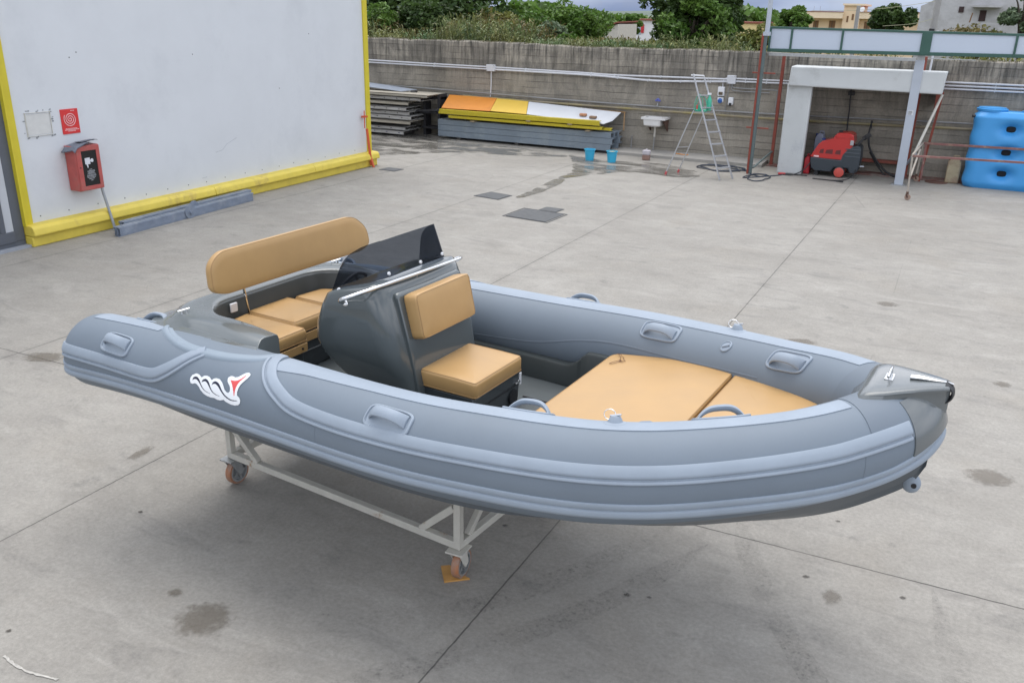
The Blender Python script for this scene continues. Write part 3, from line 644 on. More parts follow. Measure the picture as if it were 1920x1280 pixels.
for c,d in ((c10,1),(c00,1)):
    mb.bar((*c,zr+.30),(*(c+nc*CW),zr+.30),.045,.045); mb.bar((*(c+nc*.1),zr+.02),(*(c+nc*.4),zr+.3),.04,.04)
mb.bar((*(c00+nc*.41+dirc*.05),.62),(*(c10+nc*.41-dirc*.05),.62),.06,.04)
for a,b in ((c00,c10),(c01,c11)): mb.bar((*(a+dirc*.3),.62),(*(b-dirc*.3),.62),.05,.04)
fr=mb.build('frame',STEELW,cr_,bevel=.004)
def castor(c,ang,rz_):
    mb=MB(); x,y=c; ux,uy=math.cos(rz_),math.sin(rz_); P=lambda a,b,z:(x+a*ux-b*uy,y+a*uy+b*ux,z)
    mb.add([P(-.07,-.06,.215),P(.07,-.06,.215),P(.07,.06,.215),P(-.07,.06,.215),P(-.07,-.06,.227),P(.07,-.06,.227),P(.07,.06,.227),P(-.07,.06,.227)],[(0,3,2,1),(4,5,6,7),(0,1,5,4),(1,2,6,5),(2,3,7,6),(3,0,4,7)])
    o=.035
    for b in (-.034,.034):
        v=[P(-.05,b-.003,.205),P(.045,b-.003,.205),P(.06+o*.3,b-.003,.10),P(.035,b-.003,.075),P(.01,b-.003,.10)]; v+= [P(-.05,b+.003,.205),P(.045,b+.003,.205),P(.06+o*.3,b+.003,.10),P(.035,b+.003,.075),P(.01,b+.003,.10)]
        mb.add(v,[(0,1,2,3,4),(9,8,7,6,5)]+[(i,(i+1)%5,(i+1)%5+5,i+5) for i in range(5)])
    mb.cyl(P(0,0,.20),P(0,0,.217),.045,16); mb.add([P(-.05,-.035,.199),P(.045,-.035,.199),P(.045,.035,.199),P(-.05,.035,.199),P(-.05,-.035,.205),P(.045,-.035,.205),P(.045,.035,.205),P(-.05,.035,.205)],[(0,3,2,1),(4,5,6,7),(0,1,5,4),(1,2,6,5),(2,3,7,6),(3,0,4,7)])
    mb.cyl(P(.035,-.042,.098),P(.035,.042,.098),.008,10)
    f=mb.build('castor',STEELW if c is c10 else ZINC,cr_,bevel=.002)
    ax=np.array(P(0,1,0))-np.array(P(0,0,0)); cc_=P(.035,0,.098)
    mb=MB(); mb.lathe([(.080,-.026),(.095,-.024),(.098,-.017),(.098,.017),(.095,.024),(.080,.026),(.080,-.026)],cc_,ax,36); mb.build('tyre',POLY,f)
    mb=MB(); mb.lathe([(.081,-.0265),(.068,-.0265),(.066,.0),(.068,.0265),(.081,.0265),(.081,-.0265)],cc_,ax,30); mb.lathe([(.066,-.002),(.02,-.002),(.02,.002),(.066,.002),(.066,-.002)],cc_,ax,30); mb.lathe([(.006,-.027),(.026,-.026),(.026,.026),(.006,.027)],cc_,ax,20)
    bx=np.array(P(1,0,0))-np.array(P(0,0,0))
    for k in range(5):
        t=2*math.pi*k/5; d=bx*math.cos(t)+np.array((0,0,1.))*math.sin(t); mb.bar(np.array(cc_)+d*.02,np.array(cc_)+d*.07,.018,.04,tuple(ax))
    mb.build('hub',ZINC,f)
castor(c10,0,R(96)); castor(c00,0,R(92)); castor(c01,0,R(40)); castor(c11,0,R(10))
# orange wooden chock in front of the nearest castor: L-shaped plate lying on the ground

# ---------------------------------------------------------------- ground
def nodemat(name):
    m=bpy.data.materials.new(name); m.use_nodes=True; t=m.node_tree; t.nodes.clear(); return m,t
class G:
    """tiny node-graph helper"""
    def __init__(s,t): s.t=t
    def n(s,k,**kw):
        x=s.t.nodes.new(k)
        for a,b in kw.items(): setattr(x,a,b)
        return x
    def val(s,x,sock):
        if isinstance(x,(int,float)): sock.default_value=x
        elif isinstance(x,tuple): sock.default_value=x if len(x)==len(sock.default_value) else (*x,1)
        else: s.t.links.new(x,sock)
    def math(s,op,a,b=0,c=None,clamp=False):
        x=s.n('ShaderNodeMath',operation=op,use_clamp=clamp); s.val(a,x.inputs[0]); s.val(b,x.inputs[1])
        if c is not None: s.val(c,x.inputs[2])
        return x.outputs[0]
    def noise(s,vec,scale,detail=4,rough=.55,dist=0):
        x=s.n('ShaderNodeTexNoise'); s.val(vec,x.inputs['Vector']); x.inputs['Scale'].default_value=scale; x.inputs['Detail'].default_value=detail; x.inputs['Roughness'].default_value=rough; x.inputs['Distortion'].default_value=dist; return x.outputs['Fac']
    def rng(s,v,a,b,c=0,d=1,smooth=False):
        x=s.n('ShaderNodeMapRange'); 
        if smooth: x.interpolation_type='SMOOTHSTEP'
        s.val(v,x.inputs['Value']); 
        for k,q in (('From Min',a),('From Max',b),('To Min',c),('To Max',d)): x.inputs[k].default_value=q
        return x.outputs[0]
    def mix(s,f,a,b):
        x=s.n('ShaderNodeMix',data_type='RGBA'); s.val(f,x.inputs['Factor']); s.val(a,x.inputs['A']); s.val(b,x.inputs['B']); return x.outputs['Result']
    def scale(s,v,k):
        x=s.n('ShaderNodeVectorMath',operation='SCALE'); s.val(v,x.inputs[0]); s.val(k,x.inputs['Scale']); return x.outputs[0]
    def mapping(s,vec,scale=(1,1,1),loc=(0,0,0),rot=(0,0,0)):
        x=s.n('ShaderNodeMapping'); s.val(vec,x.inputs[0]); x.inputs['Scale'].default_value=scale; x.inputs['Location'].default_value=loc; x.inputs['Rotation'].default_value=rot; return x.outputs[0]
    def out(s,col_,rough,normal=None,metal=0,spec=.5):
        p=s.n('ShaderNodeBsdfPrincipled'); s.val(col_,p.inputs['Base Color']); s.val(rough,p.inputs['Roughness']); p.inputs['Metallic'].default_value=metal; p.inputs['Specular IOR Level'].default_value=spec
        if normal is not None: s.val(normal,p.inputs['Normal'])
        o=s.n('ShaderNodeOutputMaterial'); s.t.links.new(p.outputs[0],o.inputs[0]); return p
    def bump(s,h,strength,dist=.01):
        b=s.n('ShaderNodeBump'); b.inputs['Strength'].default_value=strength; b.inputs['Distance'].default_value=dist; s.val(h,b.inputs['Height']); return b.outputs[0]
def concrete_ground():
    m,t=nodemat('yard_concrete'); g=G(t); tc=g.n('ShaderNodeTexCoord').outputs['Object']
    sep=g.n('ShaderNodeSeparateXYZ'); g.val(tc,sep.inputs[0]); X,Y=sep.outputs[0],sep.outputs[1]
    big=g.noise(tc,.35,5,.6,.4); med=g.noise(tc,1.7,7,.62); 
    sm=g.mapping(tc,(1,2.6,1),rot=(0,0,R(-20))); streak=g.noise(sm,1.3,8,.68,.8)
    fine=g.noise(tc,38,4,.65); grit=g.noise(tc,160,2,.5)
    base=g.mix(g.rng(big,.3,.7),(.262,.245,.217,1),(.322,.305,.274,1))
    base=g.mix(g.rng(med,.35,.75,0,.55),base,(.22,.207,.186,1))
    # smudges
    base=g.mix(g.rng(streak,.50,.74,0,.55,True),base,(.17,.162,.15,1))
    base=g.mix(g.rng(g.noise(g.mapping(tc,(.7,2.2,1),(3,9,0),(0,0,R(-12))),.9,9,.72,1.2),.52,.70,0,.40,True),base,(.385,.365,.33,1))
    base=g.mix(g.rng(g.noise(tc,2.7,6,.7,.3),.60,.72,0,.5,True),base,(.15,.145,.135,1))
    base=g.mix(g.rng(g.noise(g.mapping(tc,(1,1,1),(7,3,0)),.8,5,.6),.55,.75,0,.35),base,(.30,.27,.225,1))
    # slab joints: cut lines running to the wall and one crossing them
    wob=g.math('MULTIPLY',g.math('SUBTRACT',g.noise(tc,9,2),.5),.012)
    xs=g.math('ADD',g.math('SUBTRACT',X,g.math('MULTIPLY',Y,.0165)),wob)
    jt=None; halo=None
    for u in (-2.11,-5.30,-8.33,-11.4):
        d=g.math('ABSOLUTE',g.math('SUBTRACT',xs,u)); l=g.rng(d,.003,.0075,.85,0); h=g.rng(d,.0,.09,1,0)
        jt=l if jt is None else g.math('MAXIMUM',jt,l); halo=h if halo is None else g.math('MAXIMUM',halo,h)
    ys=g.math('ADD',g.math('SUBTRACT',Y,g.math('MULTIPLY',X,.02)),wob)
    for v in (5.42,):
        d=g.math('ABSOLUTE',g.math('SUBTRACT',ys,v)); jt=g.math('MAXIMUM',jt,g.rng(d,.004,.008,.85,0)); halo=g.math('MAXIMUM',halo,g.rng(d,0,.11,1,0))
    d=g.math('ABSOLUTE',g.math('SUBTRACT',ys,8.48)); jt=g.math('MAXIMUM',jt,g.rng(d,.003,.007,g.rng(X,0,1,.3,.3) if False else .28,0))
    jv=g.rng(g.noise(tc,1.1,3),.35,.6,.55,1); jt=g.math('MULTIPLY',jt,jv)
    base=g.mix(g.math('MULTIPLY',halo,g.rng(streak,.4,.7,.02,.30)),base,(.15,.14,.125,1))
    # small dark spots (leaves, drips)
    vo=g.n('ShaderNodeTexVoronoi'); g.val(g.mapping(tc,(1,1.5,1)),vo.inputs['Vector']); vo.inputs['Scale'].default_value=1.15; vo.inputs['Randomness'].default_value=1
    dd=g.math('ADD',vo.outputs['Distance'],g.math('MULTIPLY',g.math('SUBTRACT',g.noise(tc,30,3),.5),.05))
    sc_=g.n('ShaderNodeSeparateColor'); g.val(vo.outputs['Color'],sc_.inputs[0])
    thr=g.rng(sc_.outputs[0],.55,1,.0,.034); sp=g.rng(g.math('SUBTRACT',dd,thr),-.006,.006,.8,0)
    base=g.mix(g.math('MULTIPLY',sp,g.rng(sc_.outputs[1],0,1,.25,.8)),base,(.07,.065,.05,1))
    # hairline cracks
    vc=g.n('ShaderNodeTexVoronoi',feature='DISTANCE_TO_EDGE'); g.val(g.mix(.12,tc,g.n('ShaderNodeTexNoise').outputs['Color']),vc.inputs['Vector']); vc.inputs['Scale'].default_value=.22
    base=g.mix(g.math('MULTIPLY',g.rng(vc.outputs[0],.0,.0016,1,0),g.rng(g.noise(tc,.5,2),.5,.62,0,.45)),base,(.10,.095,.09,1))
    base=g.mix(jt,base,(.035,.033,.03,1))
    br=g.math('ADD',g.rng(fine,.3,.7,.87,1.13),g.math('ADD',g.rng(grit,.3,.7,-.08,.08),g.rng(g.noise(tc,9,6,.7),.3,.7,-.07,.07)))
    # fine grain and grit noise scale the base colour evenly over the slab
    c=g.scale(base,br)
    h=g.math('ADD',g.math('MULTIPLY',fine,.5),g.math('ADD',g.math('MULTIPLY',grit,.25),g.math('MULTIPLY',jt,-2.0)))
    g.out(c,g.rng(med,.3,.7,.62,.82),g.bump(h,.30,.006),spec=.3); return m
gm=mat('earth',(.10,.11,.05),rough=.9,var=.3,vscale=.5,color2=(.16,.13,.08))
mb=MB(); mb.add([(-3000,-1500,-.05),(3000,-1500,-.05),(3000,4500,-.05),(-3000,4500,-.05)],[(0,1,2,3)]); struct(mb.build('ground',gm,origin=(0,0,0)))
CG=concrete_ground()
mb=MB(); mb.add([(-60,-25,0),(40,-25,0),(40,22.6,0),(-60,22.6,0)],[(0,1,2,3)]); struct(mb.build('yard_paving',CG,origin=(0,0,0)))

# wet patches near the scrap piles and the buckets
def blob(pts,z,name,m,kind='structure',n=8,jit=.05):
    P=catmull([(a,b) for a,b in pts],n,closed=True); P=[(a+random.uniform(-jit,jit),b+random.uniform(-jit,jit)*.6) for a,b in P]
    mb=MB(); tri=tessellate_polygon([[Vector((a,b,0)) for a,b in P]]); mb.add([(a,b,z) for a,b in P],[tuple(t) for t in tri]); o=mb.build(name,m,origin=(0,0,0)); o['kind']=kind; return o
def wetmat():
    m,t=nodemat('wet_concrete'); g=G(t); tc=g.n('ShaderNodeTexCoord').outputs['Object']
    k=g.noise(g.mapping(tc,(.8,1.6,1)),1.6,6,.6,.5); fine=g.noise(tc,38,4,.6)
    p=g.n('ShaderNodeBsdfPrincipled'); g.val(g.scale(g.mix(g.rng(k,.35,.65),(.15,.142,.125,1),(.26,.246,.22,1)),g.rng(fine,.3,.7,.9,1.1)),p.inputs['Base Color']); g.val(g.rng(k,.42,.62,.10,.5),p.inputs['Roughness'])
    tr=g.n('ShaderNodeBsdfTransparent'); mx_=g.n('ShaderNodeMixShader'); g.val(g.rng(k,.44,.62,.12,1,True),mx_.inputs[0]); t.links.new(p.outputs[0],mx_.inputs[1]); t.links.new(tr.outputs[0],mx_.inputs[2])
    o=g.n('ShaderNodeOutputMaterial'); t.links.new(mx_.outputs[0],o.inputs[0]); return m
WET=wetmat()
blob([(-15.8,22.0),(-13.5,21.9),(-12,21.3),(-10,21.2),(-8.6,20.6),(-9.8,20.0),(-11.4,19.5),(-12.6,18.2),(-14.0,18.6),(-15.6,20.2)],.004,'wet_patch',WET)
blob([(-8.6,20.9),(-7.6,20.5),(-6.4,20.8),(-5.4,20.4),(-4.9,19.7),(-5.4,19.2),(-6.3,19.3),(-7.0,18.6),(-7.5,17.6),(-7.6,18.5),(-8.1,19.8)],.008,'wet_patch',WET)
blob([(-7.55,17.5),(-7.3,17.4),(-7.2,16.2),(-7.3,15.3),(-7.42,15.3),(-7.45,16.0)],.004,'wet_patch',WET,jit=.02)
def softmat(name,colr,fac,noise_s=3,wet=.5):
    m,t=nodemat(name); g=G(t); gen=g.n('ShaderNodeTexCoord'); tc=gen.outputs['Object']; ge=gen.outputs['Generated']
    s=g.n('ShaderNodeSeparateXYZ'); g.val(ge,s.inputs[0]); dx=g.math('SUBTRACT',s.outputs[0],.5); dy=g.math('SUBTRACT',s.outputs[1],.5)
    d=g.math('SQRT',g.math('ADD',g.math('MULTIPLY',dx,dx),g.math('MULTIPLY',dy,dy)))
    d=g.math('ADD',d,g.math('MULTIPLY',g.math('SUBTRACT',g.noise(tc,noise_s,5,.6),.5),.60)); a=g.rng(d,.16,.42,fac,0,True)
    p=g.n('ShaderNodeBsdfPrincipled'); g.val(colr,p.inputs['Base Color']); p.inputs['Roughness'].default_value=wet
    tr=g.n('ShaderNodeBsdfTransparent'); mx_=g.n('ShaderNodeMixShader'); g.val(a,mx_.inputs[0]); t.links.new(tr.outputs[0],mx_.inputs[1]); t.links.new(p.outputs[0],mx_.inputs[2])
    o=g.n('ShaderNodeOutputMaterial'); t.links.new(mx_.outputs[0],o.inputs[0]); return m
STN=softmat('oil_stain',(.17,.145,.112,1),.50,17); STD=softmat('dark_spot',(.06,.05,.038,1),.75,45)
def stain(x,y,rx,ry,rot,m,z=.004):
    if m is STD: rx*=.62; ry*=.5; rot+=random.uniform(-1,1)
    c,s=math.cos(rot),math.sin(rot); mb=MB()
    mb.add([(x+a*rx*c-b*ry*s,y+a*rx*s+b*ry*c,z) for a,b in ((-1,-1),(1,-1),(1,1),(-1,1))],[(0,1,2,3)]); o=mb.build('stain',m,origin=(x,y,z)); o['kind']='structure'
# ground points read from the photograph: stains
for x,y,rx,ry,rot,k in [(-3.46,3.01,.19,.16,.45,0),(-3.8,3.11,.05,.045,.45,0),(-4.72,3.67,.04,.03,.45,1),(-1.31,4.41,.04,.04,.45,1),(-1.18,4.45,.035,.035,.45,1),(-5.42,4.3,.05,.17,.2,0),(-.24,5.94,.04,.03,.45,1),(-.34,5.14,.045,.03,.45,1),(-.16,5.0,.06,.10,.3,0),(.24,5.2,.04,.03,.45,1),(-4.37,2.41,.03,.03,.45,1),(-2.34,4.75,.04,.03,.45,1),(-.35,11.64,.16,.10,.45,0),(.76,7.2,.22,.14,.45,0),(.91,9.41,.1,.08,.45,0),(-1.11,9.66,.25,.08,.45,0),(-7.9,5.3,.3,.12,.45,0)]: stain(x,y,rx,ry,rot,STN if k==0 else STD)
mb=MB(); mb.loft([[(x,y+random.uniform(.003,.012),.005),(x,y-random.uniform(.002,.010),.005)] for x,y in catmull([(-4.20,2.262),(-4.08,2.245),(-3.95,2.245),(-3.78,2.275)],8)],False,False,closed=False); struct(mb.build('cement_line',mat('dried_cement_line',(.45,.43,.39),rough=.9,var=.3,vscale=30),origin=(0,0,0)))
# tyre tracks: worn broken prints
def trackmat():
    m,t=nodemat('tyre_print'); g=G(t); tc=g.n('ShaderNodeTexCoord'); uv=tc.outputs['Object']
    a=g.rng(g.noise(uv,26,3,.7),.5,.62,0,1); b=g.rng(g.noise(uv,1.6,3),.35,.65,.1,1); w_=g.n('ShaderNodeTexVoronoi'); g.val(uv,w_.inputs['Vector']); w_.inputs['Scale'].default_value=34
    f=g.math('MULTIPLY',g.math('MULTIPLY',a,b),g.rng(w_.outputs['Distance'],.2,.5,1,.2)); f=g.math('ADD',g.math('MULTIPLY',f,.38),g.math('MULTIPLY',g.math('MULTIPLY',b,g.rng(g.noise(uv,60,3,.7),.42,.6,.1,1)),.15))
    p=g.n('ShaderNodeBsdfPrincipled'); p.inputs['Base Color'].default_value=(.08,.075,.07,1); p.inputs['Roughness'].default_value=.8
    tr=g.n('ShaderNodeBsdfTransparent'); mx_=g.n('ShaderNodeMixShader'); g.val(f,mx_.inputs[0]); t.links.new(tr.outputs[0],mx_.inputs[1]); t.links.new(p.outputs[0],mx_.inputs[2])
    o=g.n('ShaderNodeOutputMaterial'); t.links.new(mx_.outputs[0],o.inputs[0]); return m
TRK=trackmat()
for path in ([(-2.9,3.35),(-2.4,3.6),(-1.95,4.05),(-1.5,4.85),(-1.2,5.6)],[(-2.5,2.9),(-2.1,3.3),(-1.6,3.95),(-1.25,4.6),(-1.0,5.2)],[(-.92,5.75),(-.72,5.2),(-.5,4.75),(-.1,4.1),(.3,3.5)],[(.6,4.0),(.55,4.6),(.4,5.4)]):
    P=catmull(path,8); mb=MB(); rr_=[]
    for i in range(len(P)):
        d=P[min(i+1,len(P)-1)]-P[max(i-1,0)]; d/=np.linalg.norm(d); n_=np.array([-d[1],d[0]])
        w_=.075*min(1,i/6,(len(P)-1-i)/6)+.004; rr_.append([(*(P[i]+n_*w_),.006),(*(P[i]-n_*w_),.006)])
    mb.loft(rr_,False,False,closed=False); o=mb.build('tyre_marks',TRK,origin=(0,0,0)); o['kind']='structure'
# drain covers
IRON=mat('cast_iron',(.075,.078,.08),rough=.65,var=.25,vscale=12,bump=.4,bscale=60)
def cover(q,label):
    c=np.mean(np.array(q),axis=0); mb=MB(); mb.poly([tuple(p) for p in q],.001,.010); o=mb.build('drain_cover',IRON,bevel=.003); tag(o,label,'drain cover','drain covers set in the yard')
    mb=MB(); qq=[c+(np.array(p)-c)*1.10 for p in q]; qi=[c+(np.array(p)-c)*1.01 for p in q]
    for i in range(4): mb.bar((*qq[i],.004),(*qq[(i+1)%4],.004),.02,.006)
    f=mb.build('frame',IRON,o)
cover([(-6.84,13.66),(-6.02,13.58),(-5.98,14.30),(-6.80,14.38)],'largest dark grey drain cover, in the middle of the yard')
cover([(-6.52,14.42),(-6.20,14.41),(-6.18,14.70),(-6.50,14.71)],'small dark grey drain cover touching the largest one')
cover([(-8.15,14.95),(-7.62,14.86),(-7.58,15.32),(-8.05,15.42)],'mid-sized drain cover beside a damp streak in the yard')
cover([(-11.42,16.42),(-11.03,16.40),(-11.02,16.72),(-11.40,16.74)],'brown drain cover near the yellow corner of the hall')
# bow-shaped cover near the tank
mb=MB(); mb.lathe([(.24,.001),(.24,.012),(.2,.016)],(-.1,21.85,0),(0,0,1),28); o=mb.build('round_cover',mat('rusty_cover',(.12,.06,.045),rough=.8,var=.3)); tag(o,'round rusty drain cover by the foot of the leaning red post','drain cover')

# ---------------------------------------------------------------- hall on the left
PAN=mat('painted_panel',(.63,.65,.672),rough=.42,var=.035,vscale=1.2,bump=.06,bscale=2.2,bdist=.02,color2=(.56,.58,.605),c2pos=(.52,.78))
YEL=mat('yellow_paint',(.66,.52,.075),rough=.5,var=.12,vscale=3,color2=(.40,.28,.08),c2pos=(.56,.74),detail=8)
YELD=mat('yellow_trim',(.60,.50,.03),rough=.5,var=.08,vscale=3)
DGR=mat('dark_grey_frame',(.10,.11,.13),rough=.4,var=.05)
hall=thing('hall','large pale grey panelled hall with yellow kerb and yellow corner strips','building',(-12,12.5,0))
mb=MB(); mb.box(-34,-12,8.22,16.75,.30,7.5); wallp=mb.build('wall',PAN,hall)
mb=MB(); mb.box(-34,-16,-20,8.1,0,7.5); mb.box(-16,-12.02,-20,8.08,2.95,7.5); mb.box(-16,-12.02,-20,5.0,0,2.95); mb.build('side_wall',PAN,hall)
mb=MB(); mb.box(-34,-12,-20,16.9,7.5,7.9); mb.build('roof',mat('roof_sheet',(.3,.31,.33),rough=.5),hall)
# yellow kerb: plinth with chamfered rail on top, in lengths
mb=MB()
for y0,y1 in ((8.10,11.75),(11.757,14.6),(14.607,16.95)):
    mb.poly([(-12.2,.155),(-11.80,.155),(-11.78,.175),(-11.80,.27),(-11.84,.31),(-12.2,.325)],y0,y1,'y')
mb.box(-12.2,-11.85,8.10,16.93,0,.15); mb.build('kerb',YEL,hall,bevel=.012)
mb=MB(); mb.box(-12.3,-11.965,8.09,8.23,.3,7.5); mb.box(-12.3,-11.93,8.085,8.115,.3,7.5); mb.build('corner_strip',YELD,hall)
mb=MB(); mb.box(-12.3,-11.97,16.75,16.90,.3,7.5); mb.build('corner_strip',YELD,hall)
mb=MB(); 
mb.box(-12.08,-12.00,5.0,8.09,0,.10); mb.box(-12.08,-12.00,7.93,8.09,.1,2.95); mb.box(-12.08,-11.98,5.0,7.93,.1,.26); mb.box(-12.08,-11.98,7.72,7.80,.26,2.95)
dr=mb.build('door',DGR,hall,bevel=.006)
mb=MB(); mb.box(-12.05,-12.02,5.0,7.72,.26,2.95); mb.box(-12.05,-12.00,7.80,7.93,.26,2.95); mb.build('door_panel',mat('door_sheet',(.48,.50,.53),rough=.4,var=.05),dr)
mb=MB(); mb.box(-12.6,-11.9,4.0,8.10,.0,.035); mb.build('threshold',mat('threshold_stone',(.30,.32,.36),rough=.6,var=.1),hall)
BLKR=mat('dark_rivet',(.03,.03,.035),rough=.5)
y=8.39; rv=[]
while y<16.6: rv.append((y,.40+random.uniform(-.01,.01))); y+=.46+random.uniform(-.03,.12)
for y,z in rv+[(9.29,2.63),(9.42,2.70),(11.73,2.6),(13.9,1.9),(14.9,2.9)]:
    mb=MB(); mb.lathe([(.009,0),(.009,.004),(.004,.006)],(-12,y,z),(1,0,0),8); mb.build('rivet',BLKR,wallp)
SCR=mat('scuffed_metal',(.44,.46,.49),rough=.6,var=.3,vscale=30)
for pts_ in ([(12.05,.885),(12.22,.905),(12.34,1.0),(12.62,1.09)],[(11.66,.47),(11.72,.472),(11.78,.475)]):
    mb=MB(); mb.sweep([(-11.9985,*a) for a in pts_],.004,6,r2=.0015,up=(1,0,0)); mb.build('scratch',SCR,wallp)
# patched square on the panel
CREAM=mat('cream_filler',(.60,.60,.58),rough=.6,var=.06,vscale=10)
mb=MB(); mb.box(-12.01,-11.994,8.42,8.80,1.575,1.865)
ptc=mb.build('wall_patch',CREAM,hall,bevel=.003)
mb=MB()
for a,b in (((8.40,1.89),(8.82,1.885)),((8.395,1.56),(8.81,1.56)),((8.405,1.56),(8.41,1.89)),((8.81,1.56),(8.815,1.89))): mb.bar((-11.994,*a),(-11.994,*b),.006,.02,(1,0,0))
mb.build('sealant',mat('sealant',(.58,.57,.52),rough=.7,var=.15,vscale=20),ptc)
for i in range(24):
    s=random.choice('lrtb'); y=random.uniform(8.38,8.84); z=random.uniform(1.53,1.92)
    if s=='l': y=8.38
    if s=='r': y=8.845
    if s=='t': z=1.91
    if s=='b': z=1.54
    mb=MB(); mb.ball((-11.996,y+random.uniform(-.012,.012),z+random.uniform(-.012,.012)),.003,random.uniform(.008,.022),random.uniform(.006,.014),8,5); mb.build('glue_mark',mat('old_glue',(.27,.29,.30),rough=.8,var=.3),ptc)
# red fire-hose sign
SRED=mat('sign_red',(.62,.035,.035),rough=.35,var=.04); SPINK=mat('sign_white',(.82,.55,.55),rough=.4)
mb=MB(); mb.box(-12.01,-11.988,8.985,9.285,1.53,1.895); sg=mb.build('fire_hose_sign',SRED,bevel=.002); tag(sg,'red square-edged sign with a pale spiral, on the grey panel wall above the cabinet','sign')
mb=MB(); P=[(-11.985,9.135+ (.014+.0135*t/1.0)*math.cos(t)*-1,1.745+(.014+.0135*t/1.0*.98)*math.sin(t)) for t in np.linspace(0,8.0,90)]
P=[(-11.985,9.135-(.006+.0052*t)*math.cos(t),1.745+(.006+.0052*t)*math.sin(t)) for t in np.linspace(0,19.5,150)]
mb.sweep(P,.0052,6,r2=.002,up=(1,0,0)); mb.build('spiral',SPINK,sg)
for z,w_,o_ in ((1.607,.20,0),(1.59,.23,1),(1.572,.12,0),(1.868,.05,1)):
    y=9.135-w_/2+(.05 if z>1.8 else 0); mb=MB(); mb.box(-11.9882,-11.9872,y,y+w_,z-.0012,z+.0012)
    while y<9.135+w_/2+(.05 if z>1.8 else 0): l_=random.uniform(.008,.02); mb.box(-11.9875,-11.9865,y,y+l_,z-.005,z+.005); y+=l_+.006
    mb.build('text_line',SPINK,sg)
# fire-hose cabinet with rags on top
CRED=mat('faded_red_steel',(.42,.085,.075),rough=.5,var=.15,vscale=6,color2=(.34,.12,.10),c2pos=(.5,.7))
cb=thing('fire_cabinet','faded red steel fire-hose cabinet with black door panel, fixed to the grey wall','fire cabinet',(-11.88,9.17,.69))
mb=MB(); mb.box(-11.998,-11.765,8.955,9.385,.69,1.37); mb.build('body',CRED,cb,bevel=.012)
mb=MB()
for a in ((8.965,9.375,.70,.76),(8.965,9.375,1.29,1.36),(8.965,9.045,.76,1.29),(9.315,9.375,.76,1.29)): mb.box(-11.765,-11.745,a[0],a[1],a[2],a[3])
dr=mb.build('door',CRED,cb,bevel=.004)
mb=MB(); mb.box(-11.765,-11.756,9.045,9.315,.76,1.29); pn=mb.build('door_panel',mat('black_panel',(.008,.009,.01),rough=.25),dr)
SILV=mat('silver_print',(.62,.64,.68),rough=.4)
mb=MB(); 
X_=-11.755
mb.poly([(9.10,1.18),(9.19,1.185),(9.19,1.15),(9.205,1.15),(9.215,1.165),(9.235,1.165),(9.25,1.15),(9.25,1.125),(9.235,1.11),(9.215,1.11),(9.205,1.125),(9.19,1.12),(9.19,1.085),(9.145,1.085),(9.15,1.04),(9.135,1.03),(9.12,1.085),(9.10,1.09)],X_,X_+.0015,'x')
for z,w_ in ((1.005,.05),(.985,.12),(.97,.13),(.955,.10),(.94,.14),(.92,.15),(.905,.16),(.885,.15),(.865,.10),(.84,.04)):
    y=9.18-w_/2
    while y<9.18+w_/2: l_=random.uniform(.006,.02); mb.box(X_,X_+.001,y,y+l_,z-.003,z+.003); y+=l_+.005
mb.build('pictogram',SILV,pn)
mb=MB(); mb.lathe([(.01,0),(.01,.008)],(-11.745,9.0,1.05),(1,0,0),10); mb.build('lock',BLKR,dr)
FELT=mat('grey_rag',(.15,.165,.20),rough=.95,var=.2,vscale=12,bump=.5,bscale=60)
def rag(cx,cy,z,rx,ry,rot,droop):
    mb=MB(); n=12; V=[];F=[]
    for i in range(n+1):
        for j in range(n+1):
            a=(i/n-.5)*2*rx; b=(j/n-.5)*2*ry; x=cx+a*math.cos(rot)-b*math.sin(rot); y=cy+a*math.sin(rot)+b*math.cos(rot)
            x=max(x,-11.99); ex=max(0,abs(y-9.17)-.20)+max(0,x+11.745)
            V.append((x,y,z+.012*math.sin(9*a+5*b)+.008*math.sin(17*b)-droop*ex))
    for i in range(n):
        for j in range(n): k=i*(n+1)+j; F.append((k,k+1,k+n+2,k+n+1))
    mb.add(V,F); mb.add([(a,b,c-.010) for a,b,c in V],[f[::-1] for f in F]); return mb
o=rag(-11.86,9.08,1.392,.13,.19,.15,1.0).build('grey_rag',FELT); tag(o,'crumpled grey rag drooping over the left edge of the red cabinet','rag','rags on the red cabinet')
o=rag(-11.87,9.26,1.425,.10,.14,-.3,.3).build('grey_rag',FELT); tag(o,'folded grey rag lying on the right of the red cabinet top','rag','rags on the red cabinet')
# steel pole beside the cabinet
GALV=mat('galvanised_steel',(.33,.35,.37),rough=.45,metal=.3,var=.15,vscale=15)
mb=MB(); mb.sweep([(-11.95,9.41,1.22),(-11.86,9.425,.6),(-11.73,9.45,0)],.022,12); mb.box(-11.79,-11.67,9.40,9.50,0,.008); o=mb.build('steel_pole',GALV); tag(o,'thin grey steel pole standing against the wall right of the red cabinet','pole')
